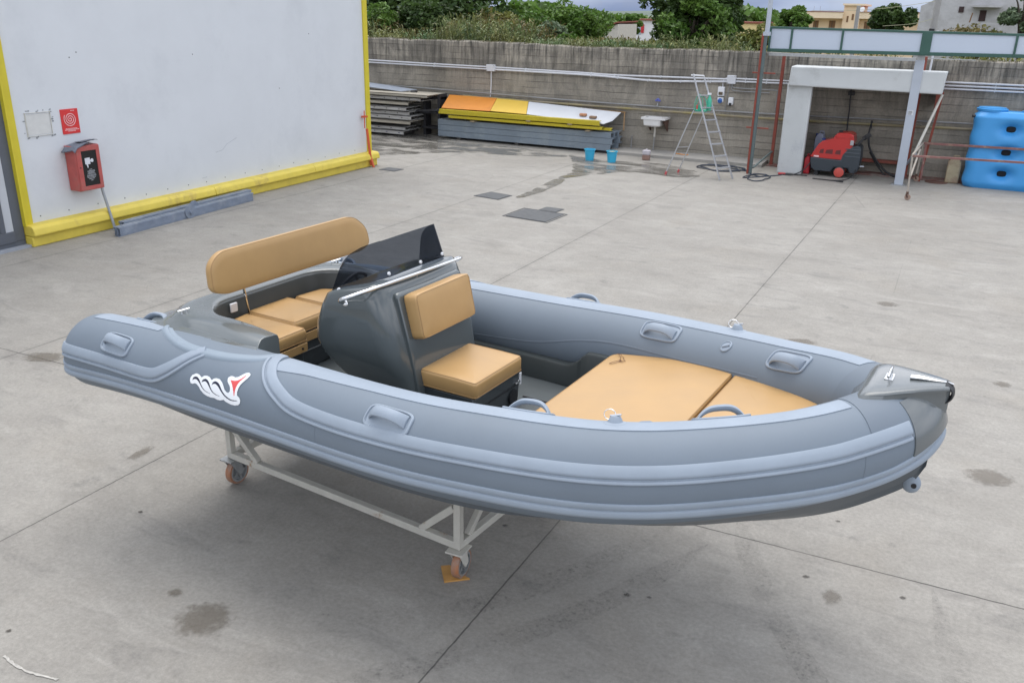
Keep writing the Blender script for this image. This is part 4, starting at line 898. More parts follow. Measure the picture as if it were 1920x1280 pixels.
# painted steel beams lying along the kerb
BLUEG=mat('blue_grey_paint',(.185,.22,.28),rough=.45,var=.15,vscale=6,color2=(.26,.29,.34),c2pos=(.5,.7))
def channel(a,b,w_,h_,z,label,plates=()):
    a=np.array(a);b=np.array(b);d=(b-a)/np.linalg.norm(b-a);n_=np.array([-d[1],d[0]]); t=thing('steel_beam',label,'beam',(*a,z),group='blue grey steel beams by the yellow kerb')
    mb=MB(); up=np.array((0,0,1.)); D=np.array((*d,0));Nn=np.array((*n_,0)); L_=np.linalg.norm(b-a); c=np.array((*((a+b)/2),z))
    th=.008
    for sgn in (-1,1):
        cc=c+Nn*sgn*(w_/4+.004); hw=w_/4-.006
        mb.obox(cc+up*(th/2),D,Nn,up,L_/2,hw,th/2); mb.obox(cc+up*(h_-th/2),D,Nn,up,L_/2,hw,th/2); mb.obox(cc+up*h_/2,D,Nn,up,L_/2-.03,hw,th/2)
        mb.obox(cc-Nn*sgn*(hw-th/2)+up*h_/2,D,Nn,up,L_/2,th/2,h_/2-th); mb.obox(cc+Nn*sgn*(hw-th/2)+up*h_/2,D,Nn,up,L_/2-.02,th/2,h_/2-th)
        mb.obox(cc+Nn*sgn*hw+up*(h_*.28),D,Nn,up,L_/2,.004,.004); mb.obox(cc+Nn*sgn*hw+up*(h_*.86),D,Nn,up,L_/2,.005,.006)
    mb.build('profile',BLUEG,t,bevel=.003)
    for f in plates:
        mb=MB(); p=a+(b-a)*f; mb.lathe([(.12,-.006),(.12,.006)],(*(p-n_*(w_/2+.012)*1.0),z+.11),(*n_,0),26); mb.lathe([(.035,0),(.035,.06)],(*(p+n_*(-w_/2)),z+.10),(-n_[0],-n_[1],0),16); mb.build('hinge_plate',BLUEG,t)
    return t
channel((-11.36,9.16),(-11.52,12.35),.12,.15,0.0,'lower blue grey steel beam with round hinge plate, lying nearest the yard',(.48,))
channel((-11.55,9.42),(-11.70,12.50),.12,.165,0.0,'blue grey steel beam with hinge plate, lying tight against the yellow kerb',(.50,))
# red pipe at the far corner
mb=MB(); mb.cyl((-11.80,16.62,.04),(-11.86,16.58,.86),.03,12); mb.cyl((-11.72,16.6,.0),(-11.80,16.62,.2),.026,10); mb.cyl((-11.93,16.60,.86),(-11.93,16.6,1.25),.012,8); mb.box(-11.96,-11.88,16.52,16.66,1.1,1.14); o=mb.build('corner_pipe',mat('orange_red_paint',(.55,.09,.03),rough=.5,var=.15)); tag(o,'short orange red pipe standing at the far corner of the hall','pipe')

# orange wooden chock
mb=MB(); mb.poly([(-2.489,4.115),(-2.384,3.981),(-2.257,4.086),(-2.35,4.10),(-2.41,4.125),(-2.44,4.15)],0,.012); o=mb.build('plywood_offcut',mat('orange_plywood',(.50,.26,.07),rough=.7,var=.15,vscale=12)); tag(o,'orange L-shaped wooden offcut under the nearest castor of the cradle','wood offcut')

# ---------------------------------------------------------------- boundary wall
def wallmat():
    m,t=nodemat('board_marked_concrete'); g=G(t); tc=g.n('ShaderNodeTexCoord').outputs['Object']
    s=g.n('ShaderNodeSeparateXYZ'); g.val(tc,s.inputs[0]); X,Y,Z=s.outputs
    st=g.noise(g.mapping(tc,(.9,1,.55)),1.3,8,.72,.8); st2=g.noise(g.mapping(tc,(6.5,1,.55)),1.5,7,.68,.3); big=g.noise(tc,.5,4)
    bx=g.noise(g.mapping(tc,(.25,1,6.3)),1,2,.5)
    col=g.mix(g.rng(big,.3,.7),(.275,.248,.205,1),(.37,.338,.285,1))
    zt=g.rng(Z,.9,2.6,0,1)
    dark=g.math('MULTIPLY',g.rng(st,.42,.58,0,1,True),g.rng(Z,.1,2.3,.30,1)); col=g.mix(g.math('MULTIPLY',dark,.55),col,(.12,.113,.102,1))
    col=g.mix(g.math('MULTIPLY',g.rng(st2,.44,.62),g.rng(Z,1.55,2.6,.10,.92)),col,(.05,.048,.044,1))
    col=g.mix(g.rng(g.noise(g.mapping(tc,(2,1,.4)),1.2,4),.58,.75,0,.5),col,(.32,.29,.25,1))
    # board lines
    zz=g.math('ADD',Z,g.math('MULTIPLY',g.math('SUBTRACT',g.noise(g.mapping(tc,(1,1,.2)),.9,3),.5),.05)); fr=g.math('FRACT',g.math('MULTIPLY',zz,6.1)); dl=g.math('ABSOLUTE',g.math('SUBTRACT',fr,.5)); ln=g.rng(dl,.41,.5,0,1)
    ln=g.math('MULTIPLY',ln,g.rng(g.noise(g.mapping(tc,(1.3,1,5)),1,3),.42,.6,.05,.75)); col=g.mix(ln,col,(.07,.065,.06,1))
    fx=g.math('FRACT',g.math('ADD',g.math('MULTIPLY',X,.36),g.math('MULTIPLY',g.math('FLOOR',g.math('MULTIPLY',zz,6.1)),.377))); lx=g.math('MULTIPLY',g.rng(g.math('ABSOLUTE',g.math('SUBTRACT',fx,.5)),.492,.5),.18); 
    fl=g.math('FRACT',g.math('FLOOR',g.math('MULTIPLY',zz,6.1)));
    bn=g.n('ShaderNodeTexWhiteNoise',noise_dimensions='1D'); g.val(g.math('FLOOR',g.math('MULTIPLY',zz,6.1)),bn.inputs['W'])
    fine=g.noise(tc,22,5,.7); c=g.scale(col,g.math('MULTIPLY',g.rng(fine,.3,.7,.86,1.14),g.rng(bn.outputs['Value'],0,1,.86,1.12)))
    g.out(c,.88,g.bump(g.math('ADD',g.math('MULTIPLY',fine,.4),g.math('ADD',g.math('MULTIPLY',ln,-1.2),g.math('MULTIPLY',bx,.6))),.5,.02),spec=.2); return m
WALLM=wallmat()
mb=MB(); us=np.arange(-32,16,.25); rings=[]
for u in us:
    h=2.60+.02*math.sin(u*.9)+.012*random.uniform(-1,1)+(.03 if u<-14.5 else 0)
    rings.append([(u,22.4,0),(u,22.4,h-.03),(u,22.43,h),(u,22.68,h+.01*random.uniform(-1,1)),(u,22.70,0)])
mb.loft(rings); o=mb.build('boundary_wall',WALLM,origin=(0,22.4,0),ang=25); tag(o,'long stained concrete boundary wall with board marks behind the yard','wall')
mb=MB(); rings=[]
for u in np.linspace(-7.9,-3.95,12): rings.append([(u,21.62+.0*u,0),(u,21.62,.07),(u,21.66,.085),(u,22.39,.10),(u,22.39,0)])
mb.loft(rings); o=mb.build('kerb_step',mat('kerb_concrete',(.30,.285,.26),rough=.85,var=.12,vscale=3,bump=.3,bscale=30)); struct(o)
mb=MB(); mb.box(-3.9,.9,21.95,22.39,0,.03); struct(mb.build('red_strip',mat('red_oxide_floor',(.16,.065,.05),rough=.85,var=.25,vscale=4,color2=(.2,.17,.15))))
mb=MB(); mb.box(-2.9,-.8,22.2,22.39,.27,.33); o=mb.build('red_rail',mat('red_oxide',(.22,.06,.04),rough=.7,var=.2)); tag(o,'low red oxide steel rail fixed to the wall inside the shelter','rail')

# ---------------------------------------------------------------- pipes on the wall
PVC=mat('white_pvc',(.62,.63,.66),rough=.4,var=.05); GPIPE=mat('grey_pipe',(.30,.30,.30),rough=.5,metal=.3,var=.15,vscale=4); YPIPE=mat('ochre_pipe',(.26,.22,.15),rough=.6,var=.2,vscale=2,color2=(.30,.25,.10)); 
def piperun(name,label,pts,r,m,n=8,clips=None,group=None):
    mb=MB(); mb.sweep(catmull(pts,6),r,n,up=(0,1,0)); 
    if clips:
        P=catmull(pts,6); 
        for q in P[2::clips]: mb.box(q[0]-.012,q[0]+.012,22.33 if False else q[1]-r-.004,22.4,q[2]-r-.006,q[2]+r+.006)
    o=mb.build(name,m); tag(o,label,'pipe',group); return o
GP='white conduits on the boundary wall'
piperun('conduit','upper white conduit from the hall to the first junction box',[(-17.5,22.35,2.0),(-14,22.35,1.965),(-11.85,22.35,1.955)],.021,PVC,clips=5,group=GP)
piperun('conduit','lower white conduit from the hall to the first junction box',[(-17.5,22.35,1.925),(-14,22.35,1.905),(-11.85,22.35,1.895)],.021,PVC,clips=5,group=GP)
piperun('conduit','upper white conduit between the two wall junction boxes',[(-11.6,22.35,1.955),(-9,22.35,1.93),(-8.1,22.35,1.915),(-6.6,22.35,1.935),(-5.15,22.35,1.955)],.021,PVC,clips=5,group=GP)
piperun('conduit','sagging white conduit between the two wall junction boxes',[(-11.6,22.34,1.895),(-9,22.33,1.885),(-8.0,22.32,1.86),(-7.0,22.32,1.83),(-6.0,22.34,1.86),(-5.15,22.35,1.90)],.025,PVC,clips=5,group=GP)
piperun('conduit','upper white conduit right of the second junction box, passing behind the posts',[(-4.95,22.35,1.98),(-4.2,22.35,1.98),(-3.4,22.35,1.99)],.018,PVC,clips=4,group=GP)
piperun('conduit','lower white conduit right of the second junction box, passing behind the posts',[(-4.95,22.35,1.915),(-4.2,22.35,1.92),(-3.4,22.35,1.93)],.021,PVC,clips=4,group=GP)
for z,w_ in ((2.13,'topmost'),(2.06,'middle'),(1.99,'lowest')):
    piperun('conduit',w_+' of the three white conduits above the blue tank',[(-.35,22.35,z),(3,22.35,z+.01),(8,22.35,z+.02)],.021,PVC,clips=5,group=GP)
GP='water pipes along the boundary wall'
piperun('water_pipe','thin grey galvanised pipe running low along the whole wall',[(-17.5,22.33,1.34),(-12,22.33,1.25),(-8,22.33,1.20),(-4,22.33,1.20),(0,22.33,1.27),(4,22.33,1.30)],.018,GPIPE,clips=6,group=GP)
piperun('water_pipe','thicker ochre pipe under the thin grey one along the wall',[(-12.6,22.32,1.14),(-10,22.32,1.11),(-8,22.32,1.10),(-4,22.32,1.09),(-1,22.32,1.13),(0,22.32,1.15),(4,22.32,1.17)],.030,YPIPE,clips=6,group=GP)
mb=MB(); mb.box(-11.86,-11.60,22.30,22.4,1.845,2.02); o=mb.build('junction_box',PVC,bevel=.01); tag(o,'white junction box on the wall above the scrap steel','junction box','junction boxes on the wall')
mb=MB(); mb.lathe([(.012,0),(.012,.006)],(-11.62,22.30,2.0),(0,-1,0),8); mb.lathe([(.012,0),(.012,.006)],(-11.84,22.30,1.87),(0,-1,0),8); mb.build('cover_screws',GPIPE,o)
o2=piperun('conduit_drop','white conduit dropping from the junction box above the scrap steel',[(-11.72,22.35,1.85),(-11.72,22.35,1.5),(-11.74,22.35,1.16)],.016,PVC)
mb=MB(); mb.box(-5.15,-4.94,22.29,22.4,1.85,2.05); o=mb.build('junction_box',PVC,bevel=.01); tag(o,'white junction box on the wall right of the ladder top','junction box','junction boxes on the wall')
mb=MB(); mb.lathe([(.012,0),(.012,.006)],(-4.96,22.29,2.03),(0,-1,0),8); mb.lathe([(.012,0),(.012,.006)],(-5.13,22.29,1.87),(0,-1,0),8); mb.build('cover_screws',GPIPE,o)
# sockets
t=thing('wall_socket','white industrial socket with a blue flap, on the wall right of the ladder','socket',(-5.27,22.33,1.37))
mb=MB(); mb.box(-5.35,-5.19,22.29,22.4,1.55,1.77); mb.box(-5.34,-5.2,22.30,22.4,1.40,1.52); mb.build('housing',WHT,t,bevel=.012)
mb=MB(); mb.box(-5.32,-5.22,22.275,22.29,1.58,1.65); mb.build('window',mat('smoked_plastic',(.12,.09,.06),rough=.3),t,bevel=.004)
mb=MB(); mb.lathe([(.055,0),(.055,.05),(.045,.06)],(-5.27,22.31,1.45),(0,-1,-.5),16); mb.build('blue_flap',mat('blue_plastic',(.04,.14,.45),rough=.4),t)
mb=MB(); mb.sweep(catmull([(-5.25,22.36,1.77),(-5.25,22.36,1.92),(-5.18,22.36,1.98),(-5.1,22.34,1.99)],5),.010,6); mb.build('cable',PVC,t)
t=thing('wall_switch','small white socket box hanging below the second junction box','socket',(-5.0,22.33,1.33))
mb=MB(); mb.box(-5.07,-4.95,22.30,22.4,1.35,1.53); mb.build('housing',WHT,t,bevel=.012)
mb=MB(); mb.box(-5.04,-4.98,22.27,22.30,1.33,1.40); mb.build('plug',BLK,t,bevel=.006)
piperun('conduit','thin grey conduit dropping straight below the second junction box',[(-5.08,22.36,1.86),(-5.11,22.36,1.6),(-5.14,22.36,1.2)],.010,GPIPE)
piperun('conduit','upper bent grey conduit from the second junction box to the posts',[(-5.02,22.36,1.86),(-5.01,22.36,1.79),(-4.93,22.36,1.76),(-4.4,22.36,1.755),(-3.97,22.36,1.75),(-3.92,22.36,1.70),(-3.92,22.36,1.28)],.012,GPIPE)
piperun('conduit','lower bent grey conduit from the second junction box to the posts',[(-5.05,22.36,1.86),(-5.03,22.36,1.74),(-4.94,22.36,1.69),(-4.4,22.36,1.685),(-4.1,22.36,1.685)],.012,GPIPE)
# blue valve
t=thing('water_tap','small blue-handled tap on the low wall pipe between sink and scrap','tap',(-6.86,22.3,1.24))
mb=MB(); mb.cyl((-6.86,22.33,1.22),(-6.86,22.30,1.34),.016,10); mb.cyl((-6.86,22.28,1.28),(-6.86,22.24,1.20),.012,8); mb.build('spout',GPIPE,t)
mb=MB(); mb.box(-6.93,-6.79,22.27,22.31,1.33,1.37); mb.ball((-6.86,22.29,1.38),.045,.03,.03,10,6); mb.build('handle',mat('blue_violet_plastic',(.10,.12,.40),rough=.4),t,bevel=.005)

# ---------------------------------------------------------------- scrap on the left: stacked formwork panels
FW=mat('formwork_face',(.46,.455,.44),rough=.7,var=.2,vscale=5,color2=(.20,.17,.14),c2pos=(.48,.7),stretch=(.4,1,3))
FWD=mat('formwork_dark',(.05,.045,.04),rough=.8,var=.3,vscale=6)
FWB=mat('formwork_beige',(.36,.33,.27),rough=.7,var=.15,vscale=4,stretch=(.4,1,3))
GP='formwork panels stacked left of the yellow beams'
lay=[(0.06,.10,-13.98,0),(.17,.10,-13.95,0),(.36,.09,-13.72,1),(.47,.12,-13.72,0),(.60,.10,-13.80,0),(.72,.10,-13.85,0),(.88,.09,-13.80,1),(1.0,.10,-13.42,0),(1.12,.07,-13.15,1)]
names=['lowest panel of the stack, flat on its blocks','second panel from the ground','third panel, thin beige edge under a dark gap','fourth panel, dark bolt holes on its edge','fifth panel, white and narrow','sixth panel, in the middle of the stack','seventh panel, beige edge above a dark gap','eighth panel, pale and sticking out','topmost panel, beige, longest of the stack']
for k,(z,h_,x1,b) in enumerate(lay):
    t=thing('formwork_panel','grey formwork '+names[k],'panel',(-15.5,21.9,z),group=GP)
    y0=21.30+.05*math.sin(k*2.1); 
    mb=MB(); mb.box(-17.6,x1,y0,y0+.03,z,z+h_); mb.box(-17.6,x1,y0,22.25,z+h_-.02,z+h_); mb.box(-17.6,x1,y0,22.25,z,z+.015) if k%2 else None
    mb.build('edge',FWB if b else FW,t,bevel=.004)
    mb=MB()
    yy=y0+.18
    while yy<22.2: mb.box(x1-.5,x1-.01-.06*random.random(),yy,yy+.06,z+.015,z+h_-.02); yy+=.16
    mb.box(-17.5,x1-.3,y0+.06,22.2,z+.015,z+h_-.02); mb.build('ribs',FWD,t)
    if not b:
        x=-16.0+.3*random.random()
        while x<x1-.1: mb=MB(); mb.box(x,x+.05 if k<2 else x+.03,y0-.003,y0,z+h_*.35,z+h_*.62); x+=.42; mb.build('bolt_hole',mat('violet_grey_paint',(.10,.09,.16),rough=.6) if k<2 else FWD,t)
for x in (-16.9,-15.4,-14.3):
    mb=MB(); mb.box(x,x+.12,21.35,22.2,0,.058); o=mb.build('timber_block',FWD); tag(o,'dark timber block under the formwork stack, %s'%{-16.9:'hidden furthest left',-15.4:'under its middle',-14.3:'nearest its right end'}[x],'timber block','timber blocks under the stacks')
mb=MB(); mb.add([(-17.6,21.7,1.40),(-14.3,21.72,1.20),(-14.0,22.1,1.24),(-17.6,22.2,1.46),(-17.6,21.7,1.43),(-14.3,21.72,1.21),(-14.0,22.1,1.25),(-17.6,22.2,1.49)],[(0,3,2,1),(4,5,6,7),(0,1,5,4),(1,2,6,5),(2,3,7,6),(3,0,4,7)]); o=mb.build('grey_sheet',mat('blue_grey_sheet',(.30,.34,.40),rough=.4,var=.1)); tag(o,'blue grey metal sheet leaning on top of the formwork stack','metal sheet')
mb=MB(); mb.lathe([(.10,0),(.11,.02),(.06,.05),(.02,.055)],(-13.98,21.9,1.195),(0,0,1),14); o=mb.build('black_cap',BLK); tag(o,'small black rubber cap lying on the formwork stack','cap')
# dark rack end beside the stack
mb=MB(); 
for z in (.2,.62,1.03): mb.box(-13.75,-13.12,21.95,22.3,z,z+.06)
mb.box(-13.2,-13.12,21.9,22.3,0,1.18); mb.box(-13.74,-13.66,22.0,22.3,0,1.1); mb.bar((-13.7,21.6,.72),(-12.9,21.5,.80),.10,.05); o=mb.build('dark_rack',mat('dark_steel',(.03,.03,.035),rough=.6,var=.3)); tag(o,'dark steel rack between formwork stack and grey beams','rack')

# ---------------------------------------------------------------- steel beams with boards on top
SGR=mat('grey_primer_steel',(.19,.23,.27),rough=.5,var=.1,vscale=3,color2=(.24,.28,.31),c2pos=(.5,.65))
YLW=mat('yellow_steel',(.50,.40,.02),rough=.45,var=.1,vscale=3); 
GP='grey steel beams stacked by the wall'
def ibeam(x0,x1,y0,y1,z0,z1,label,m,group,name='steel_beam',rake=0):
    t=thing(name,label,'beam',((x0+x1)/2,(y0+y1)/2,z0),group=group); th=.012
    mb=MB(); mb.box(x0,x1,y0,y0+th,z0,z1); mb.box(x0,x1,y0+th,y1,z1-th,z1); mb.box(x0,x1,y0+th,y1,z0,z0+th); mb.build('profile',m,t,bevel=.004)
    mb=MB(); mb.box(x1-.5,x1-.02,y0+th+.05,y1-.02,(z0+z1)/2-.01,(z0+z1)/2+.01); mb.box(x0+.02,x0+.5,y0+th+.05,y1-.02,(z0+z1)/2-.01,(z0+z1)/2+.01); mb.build('web',FWD,t); return t
for j in range(3):
    rows=['nearest the yard','in the middle row','nearest the wall']
    for i,(z0,z1) in enumerate(((.07,.225),(.232,.385),(.392,.535))):
        if j and i<2 and j==1: continue
        y0=21.62+j*.22; ibeam(-13.02+.05*j,-7.83+.04*(i%2)+.03*j,y0,y0+.21,z0,z1,'grey primed steel beam, %s layer, %s'%(('bottom','middle','top')[i],rows[j]),SGR,GP)
for x in (-12.4,-10.6,-8.4):
    mb=MB(); mb.box(x,x+.10,21.63,22.3,0,.067); o=mb.build('timber_block',FWD); tag(o,'dark timber block under the %s of the grey beams'%{-12.4:'left end',-10.6:'middle',-8.4:'right end'}[x],'timber block','timber blocks under the stacks')
GP='yellow steel beams above the grey ones'
ibeam(-12.62,-8.05,21.52,21.66,.60,.67,'lower yellow steel beam lying on the grey beams',YLW,GP,'yellow_beam')
ibeam(-11.0,-7.85,21.68,21.80,.575,.64,'short yellow steel beam poking out at the right end',YLW,GP,'yellow_beam')
ibeam(-12.93,-8.12,21.50,21.64,.70,.82,'upper yellow steel beam with a broad front face',YLW,GP,'yellow_beam')
for x,z in ((-11.9,.54),(-10.2,.672),(-9.0,.672),(-8.5,.54)):
    mb=MB(); mb.box(x,x+.12,21.46,21.9,z,z+.03); o=mb.build('timber_block',mat('weathered_timber',(.28,.22,.14),rough=.8,var=.25),bevel=.004); tag(o,'pale wood spacer between the stacked beams, %s'%{-11.9:'furthest left, on the grey beams',-10.2:'second from the left, under the broad yellow beam',-9.0:'third from the left, under the broad yellow beam',-8.5:'furthest right, on the grey beams'}[x],'timber block','wood spacers between the beams')
for x in (-12.2,-10.4,-8.7):
    mb=MB(); mb.box(x,x+.08,21.8,22.25,.54,.80); o=mb.build('timber_block',FWD); tag(o,'dark prop holding up the %s board from behind'%{-12.2:'orange',-10.4:'yellow',-8.7:'white'}[x],'timber block','props under the boards')
def board(pts,th,label,m,name='board',grp='coloured boards lying on the yellow beams'):
    a=np.array(pts,float); n_=np.cross(a[1]-a[0],a[3]-a[0]); n_/=np.linalg.norm(n_); n_=n_ if n_[2]>0 else -n_
    mb=MB(); V=list(a)+list(a+n_*th); k=len(a); mb.add(V,[tuple(range(k))[::-1],tuple(range(k,2*k))]+[(i,(i+1)%k,(i+1)%k+k,i+k) for i in range(k)]); o=mb.build(name,m,bevel=.003); tag(o,label,'board',grp); return o
ORG=mat('orange_board',(.60,.215,.02),rough=.5,var=.08,vscale=2.5); YB=mat('bright_yellow_board',(.66,.44,.06),rough=.5,var=.06,vscale=2); WB=mat('white_board',(.55,.57,.60),rough=.5,var=.05,vscale=2)
board([(-12.90,21.62,.835),(-11.36,21.62,.845),(-11.50,22.28,1.13),(-13.02,22.28,1.14)],.015,'orange board, leftmost of the boards',ORG)
board([(-11.35,21.62,.850),(-10.26,21.62,.835),(-10.52,22.28,1.10),(-11.49,22.28,1.125)],.015,'yellow board between the orange and white ones',YB)
board([(-10.25,21.62,.835),(-8.05,21.60,.735),(-7.9,21.85,.80),(-7.80,22.2,.99),(-10.51,22.28,1.095)],.015,'long white board with chamfered corner, rightmost',WB)
mb=MB(); mb.bar((-9.4,22.33,1.03),(-7.72,22.31,1.0),.05,.03); mb.bar((-7.74,22.3,1.0),(-7.70,22.2,.55),.03,.02); o=mb.build('timber_lath',mat('brown_timber',(.30,.18,.08),rough=.7,var=.2)); tag(o,'thin brown timber lath behind the white board','lath')
for x,y,z,lb in ((-8.72,21.85,.885,'orange brick bit lying left on the white board'),(-8.42,21.80,.845,'brown brick bit lying right on the white board')):
    mb=MB(); mb.box(x-.09,x+.09,y-.06,y+.06,z,z+.06); o=mb.build('brick',mat('brick_'+lb[:5],(.45,.22,.12) if 'orange' in lb else (.26,.17,.11),rough=.9,var=.2,bump=.4),bevel=.012); tag(o,lb,'brick','bricks weighing down the white board')

# ---------------------------------------------------------------- buckets, jug, sink
BBL=mat('turquoise_plastic',(.04,.40,.62),rough=.4,var=.05)
def bucket(x,y,label,full=None):
    t=thing('bucket',label,'bucket',(x,y,0),group='turquoise buckets by the grey beams')
    mb=MB(); mb.lathe([(.095,.0),(.10,.004),(.128,.255),(.142,.258),(.142,.275),(.126,.275),(.122,.25),(.094,.012),(.01,.012)],(x,y,0),(0,0,1),28); mb.build('tub',BBL,t)
    mb=MB(); mb.sweep([(x+.14*math.cos(a),y+.02-.10*math.sin(a),.262-.02*math.sin(a)) for a in np.linspace(0,math.pi,16)],.004,6); mb.build('bail_handle',WHT,t)
    if full: mb=MB(); mb.lathe([(.12,.235),(.08,.26),(.02,.27)],(x,y,0),(0,0,1),16); mb.build('contents',full,t)
    return t
bucket(-7.90,20.36,'left turquoise bucket, empty, in front of the grey beams')
bucket(-7.32,20.36,'right turquoise bucket filled with a brown sponge',mat('sponge',(.50,.36,.14),rough=.9,var=.2,bump=.5))
t=thing('plastic_jug','translucent plastic jug with brown liquid on the wall kerb','jug',(-6.72,21.2,0))
mb=MB(); mb.box(-6.80,-6.62,21.12,21.26,0,.13); mb.build('liquid',mat('brown_liquid',(.26,.16,.13),rough=.3),t,bevel=.02)
mb=MB(); mb.box(-6.803,-6.617,21.117,21.263,.131,.245); mb.cyl((-6.71,21.19,.24),(-6.71,21.19,.275),.03,12); mb.build('upper_body',mat('milky_plastic',(.52,.49,.52),rough=.4),t,bevel=.025)
t=thing('wall_sink','white wall-hung sink on rusty brackets','sink',(-6.83,22.2,.5))
mb=MB(); 
def rr_ring(x0,x1,y0,y1,z,r=.04,n=5):
    P=[]
    for cx,cy,a0 in ((x1-r,y1-r,0),(x0+r,y1-r,90),(x0+r,y0+r,180),(x1-r,y0+r,270)):
        for j in range(n+1): a=R(a0+90*j/n); P.append((cx+r*math.cos(a),cy+r*math.sin(a),z))
    return P
mb.loft([rr_ring(-7.04,-6.70,21.98,22.36,.72,.06),rr_ring(-7.09,-6.66,21.93,22.38,.76),rr_ring(-7.11,-6.64,21.92,22.39,.90),rr_ring(-7.16,-6.52,21.90,22.39,.905,.03),rr_ring(-7.16,-6.52,21.90,22.39,.955,.03),rr_ring(-7.13,-6.55,21.93,22.37,.955,.03),rr_ring(-7.09,-6.70,21.96,22.3,.94,.05),rr_ring(-7.06,-6.74,21.99,22.27,.80,.05)],True,True); mb.build('basin',mat('ceramic',(.72,.71,.70),rough=.2,var=.05,vscale=4),t)
mb=MB(); mb.cyl((-6.85,22.2,.72),(-6.86,22.22,.45),.028,12); mb.build('trap',mat('beige_plastic',(.55,.53,.48),rough=.5),t)
mb=MB(); mb.cyl((-6.86,22.22,.45),(-6.88,22.26,.09),.018,10); mb.build('drain_pipe',GPIPE,t)
RST=mat('rusty_steel',(.10,.055,.04),rough=.85,var=.35,vscale=12)
for x in (-7.03,-6.57):
    mb=MB(); mb.poly([(22.38,.90),(21.98,.90),(21.98,.87),(22.34,.60),(22.38,.58)],x-.012,x+.012,'x'); mb.build('bracket',RST,t)
piperun('stub_pipe','short grey pipe stub standing by the wall left of the sink',[(-7.5,22.3,.08),(-7.5,22.3,.3),(-7.48,22.28,.42)],.016,GPIPE)

# ---------------------------------------------------------------- ladder with green holder
ALU=mat('aluminium',(.50,.51,.53),rough=.35,metal=.55,var=.08)
t=thing('step_ladder','tall aluminium step ladder with red feet standing in front of the sink wall','ladder',(-4.95,19.6,0))
A0,A1=np.array([-4.40,19.35,0]),np.array([-4.20,19.72,0]); B0,B1=np.array([-5.21,19.42,2.17]),np.array([-5.07,19.74,2.15])
C0,C1=np.array([-5.66,19.42,.03]),np.array([-5.49,19.85,.03]); D0,D1=np.array([-5.16,19.47,1.45]),np.array([-4.98,19.74,1.42])
for a,b in ((A0,B0+(B0-A0)*.02),(A1,B1)):
    mb=MB(); mb.bar(a,b,.06,.026,(1,0,0)); mb.build('rail',ALU,t,bevel=.004)
for a,b in ((C0,D0),(C1,D1)):
    mb=MB(); mb.bar(a,b,.032,.02,(1,0,0)); mb.build('rear_leg',ALU,t)
    mb=MB(); mb.bar(a-(b-a)*.015,a+(b-a)*.03,.045,.035,(1,0,0)); mb.build('foot',mat('red_rubber',(.55,.07,.08),rough=.6),t)
for k in range(1,8):
    f=k*.117; mb=MB(); p,q=A0+(B0-A0)*f,A1+(B1-A1)*f; mb.bar(p,q,.075,.022); mb.build('step',ALU,t)
mb=MB(); mb.bar(B0+(-.03,0,.02),B1+(-.03,0,.02),.10,.03); mb.build('top_cap',WHT,t,bevel=.006)
mb=MB(); mb.bar(C0+(D0-C0)*.42,C1+(D1-C1)*.42,.02,.012); mb.build('rear_brace',ALU,t)
mb=MB(); mb.bar(A0+(B0-A0)*.66,C0+(D0-C0)*.97,.018,.006,(0,1,0)); mb.bar(A1+(B1-A1)*.66,C1+(D1-C1)*.97,.018,.006,(0,1,0)); mb.build('platform',ALU,t)
GRN=mat('green_plastic',(.06,.42,.28),rough=.4,var=.12,vscale=10)
t=thing('spray_bottle','green spray bottle standing on the ladder platform','spray bottle',(-4.90,19.6,1.45))
mb=MB(); mb.lathe([(.0,0),(.05,.0),(.055,.02),(.055,.20),(.04,.26),(.018,.30),(.018,.33)],(-4.88,19.66,1.45),(0,0,1),18); mb.build('bottle',GRN,t)
mb=MB(); mb.box(-4.93,-4.85,19.645,19.675,1.78,1.82); mb.bar((-4.92,19.66,1.77),(-4.95,19.66,1.72),.01,.01); mb.build('trigger',WHT,t)
t=thing('tool_caddy','open green plastic tool caddy on the ladder platform','caddy',(-5.1,19.6,1.42))
mb=MB(); mb.lathe([(.0,0),(.13,.0),(.15,.03),(.15,.035),(.125,.008),(.0,.008)],(-5.03,19.6,1.425),(0,0,1),22); mb.sweep([(-5.03+.13*math.cos(a),19.6,1.45+.30*math.sin(a)) for a in np.linspace(0,math.pi,16)],.010,8); mb.sweep([(-5.08+.10*math.cos(a),19.55,1.45+.34*math.sin(a)) for a in np.linspace(0,math.pi,16)],.008,8); mb.box(-5.10,-5.02,19.57,19.63,1.435,1.56); mb.build('tray',GRN,t)
mb=MB(); mb.box(-5.13,-5.10,19.55,19.57,1.47,1.56); mb.build('red_tag',REDP,t)

# ---------------------------------------------------------------- hoses on the ground
HB=mat('dark_blue_hose',(.02,.03,.05),rough=.4,var=.1)
def loopy(c,rx,ry,n_,j,z=.012,ph=0,turns=2.2):
    return [(c[0]+rx*math.cos(ph+t)*(1+j*math.sin(2.3*t)),c[1]+ry*math.sin(ph+t)*(1+j*math.cos(1.7*t)),z+.006*(i%3)) for i,t in enumerate(np.linspace(0,2*math.pi*turns,n_))]
mb=MB(); P=loopy((-4.75,20.95),.48,.38,30,.25,turns=2.4)+[(-4.2,20.9,.012),(-3.95,20.5,.012),(-3.7,20.3,.012)]+loopy((-3.72,20.15),.26,.42,16,.2,ph=1.2,turns=1.4)+[(-3.45,20.6,.012),(-3.3,20.9,.012)]
mb.sweep(catmull(P,4),.0125,8); o=mb.build('garden_hose',HB); tag(o,'dark blue hose looping over the ground behind the ladder and posts','hose')
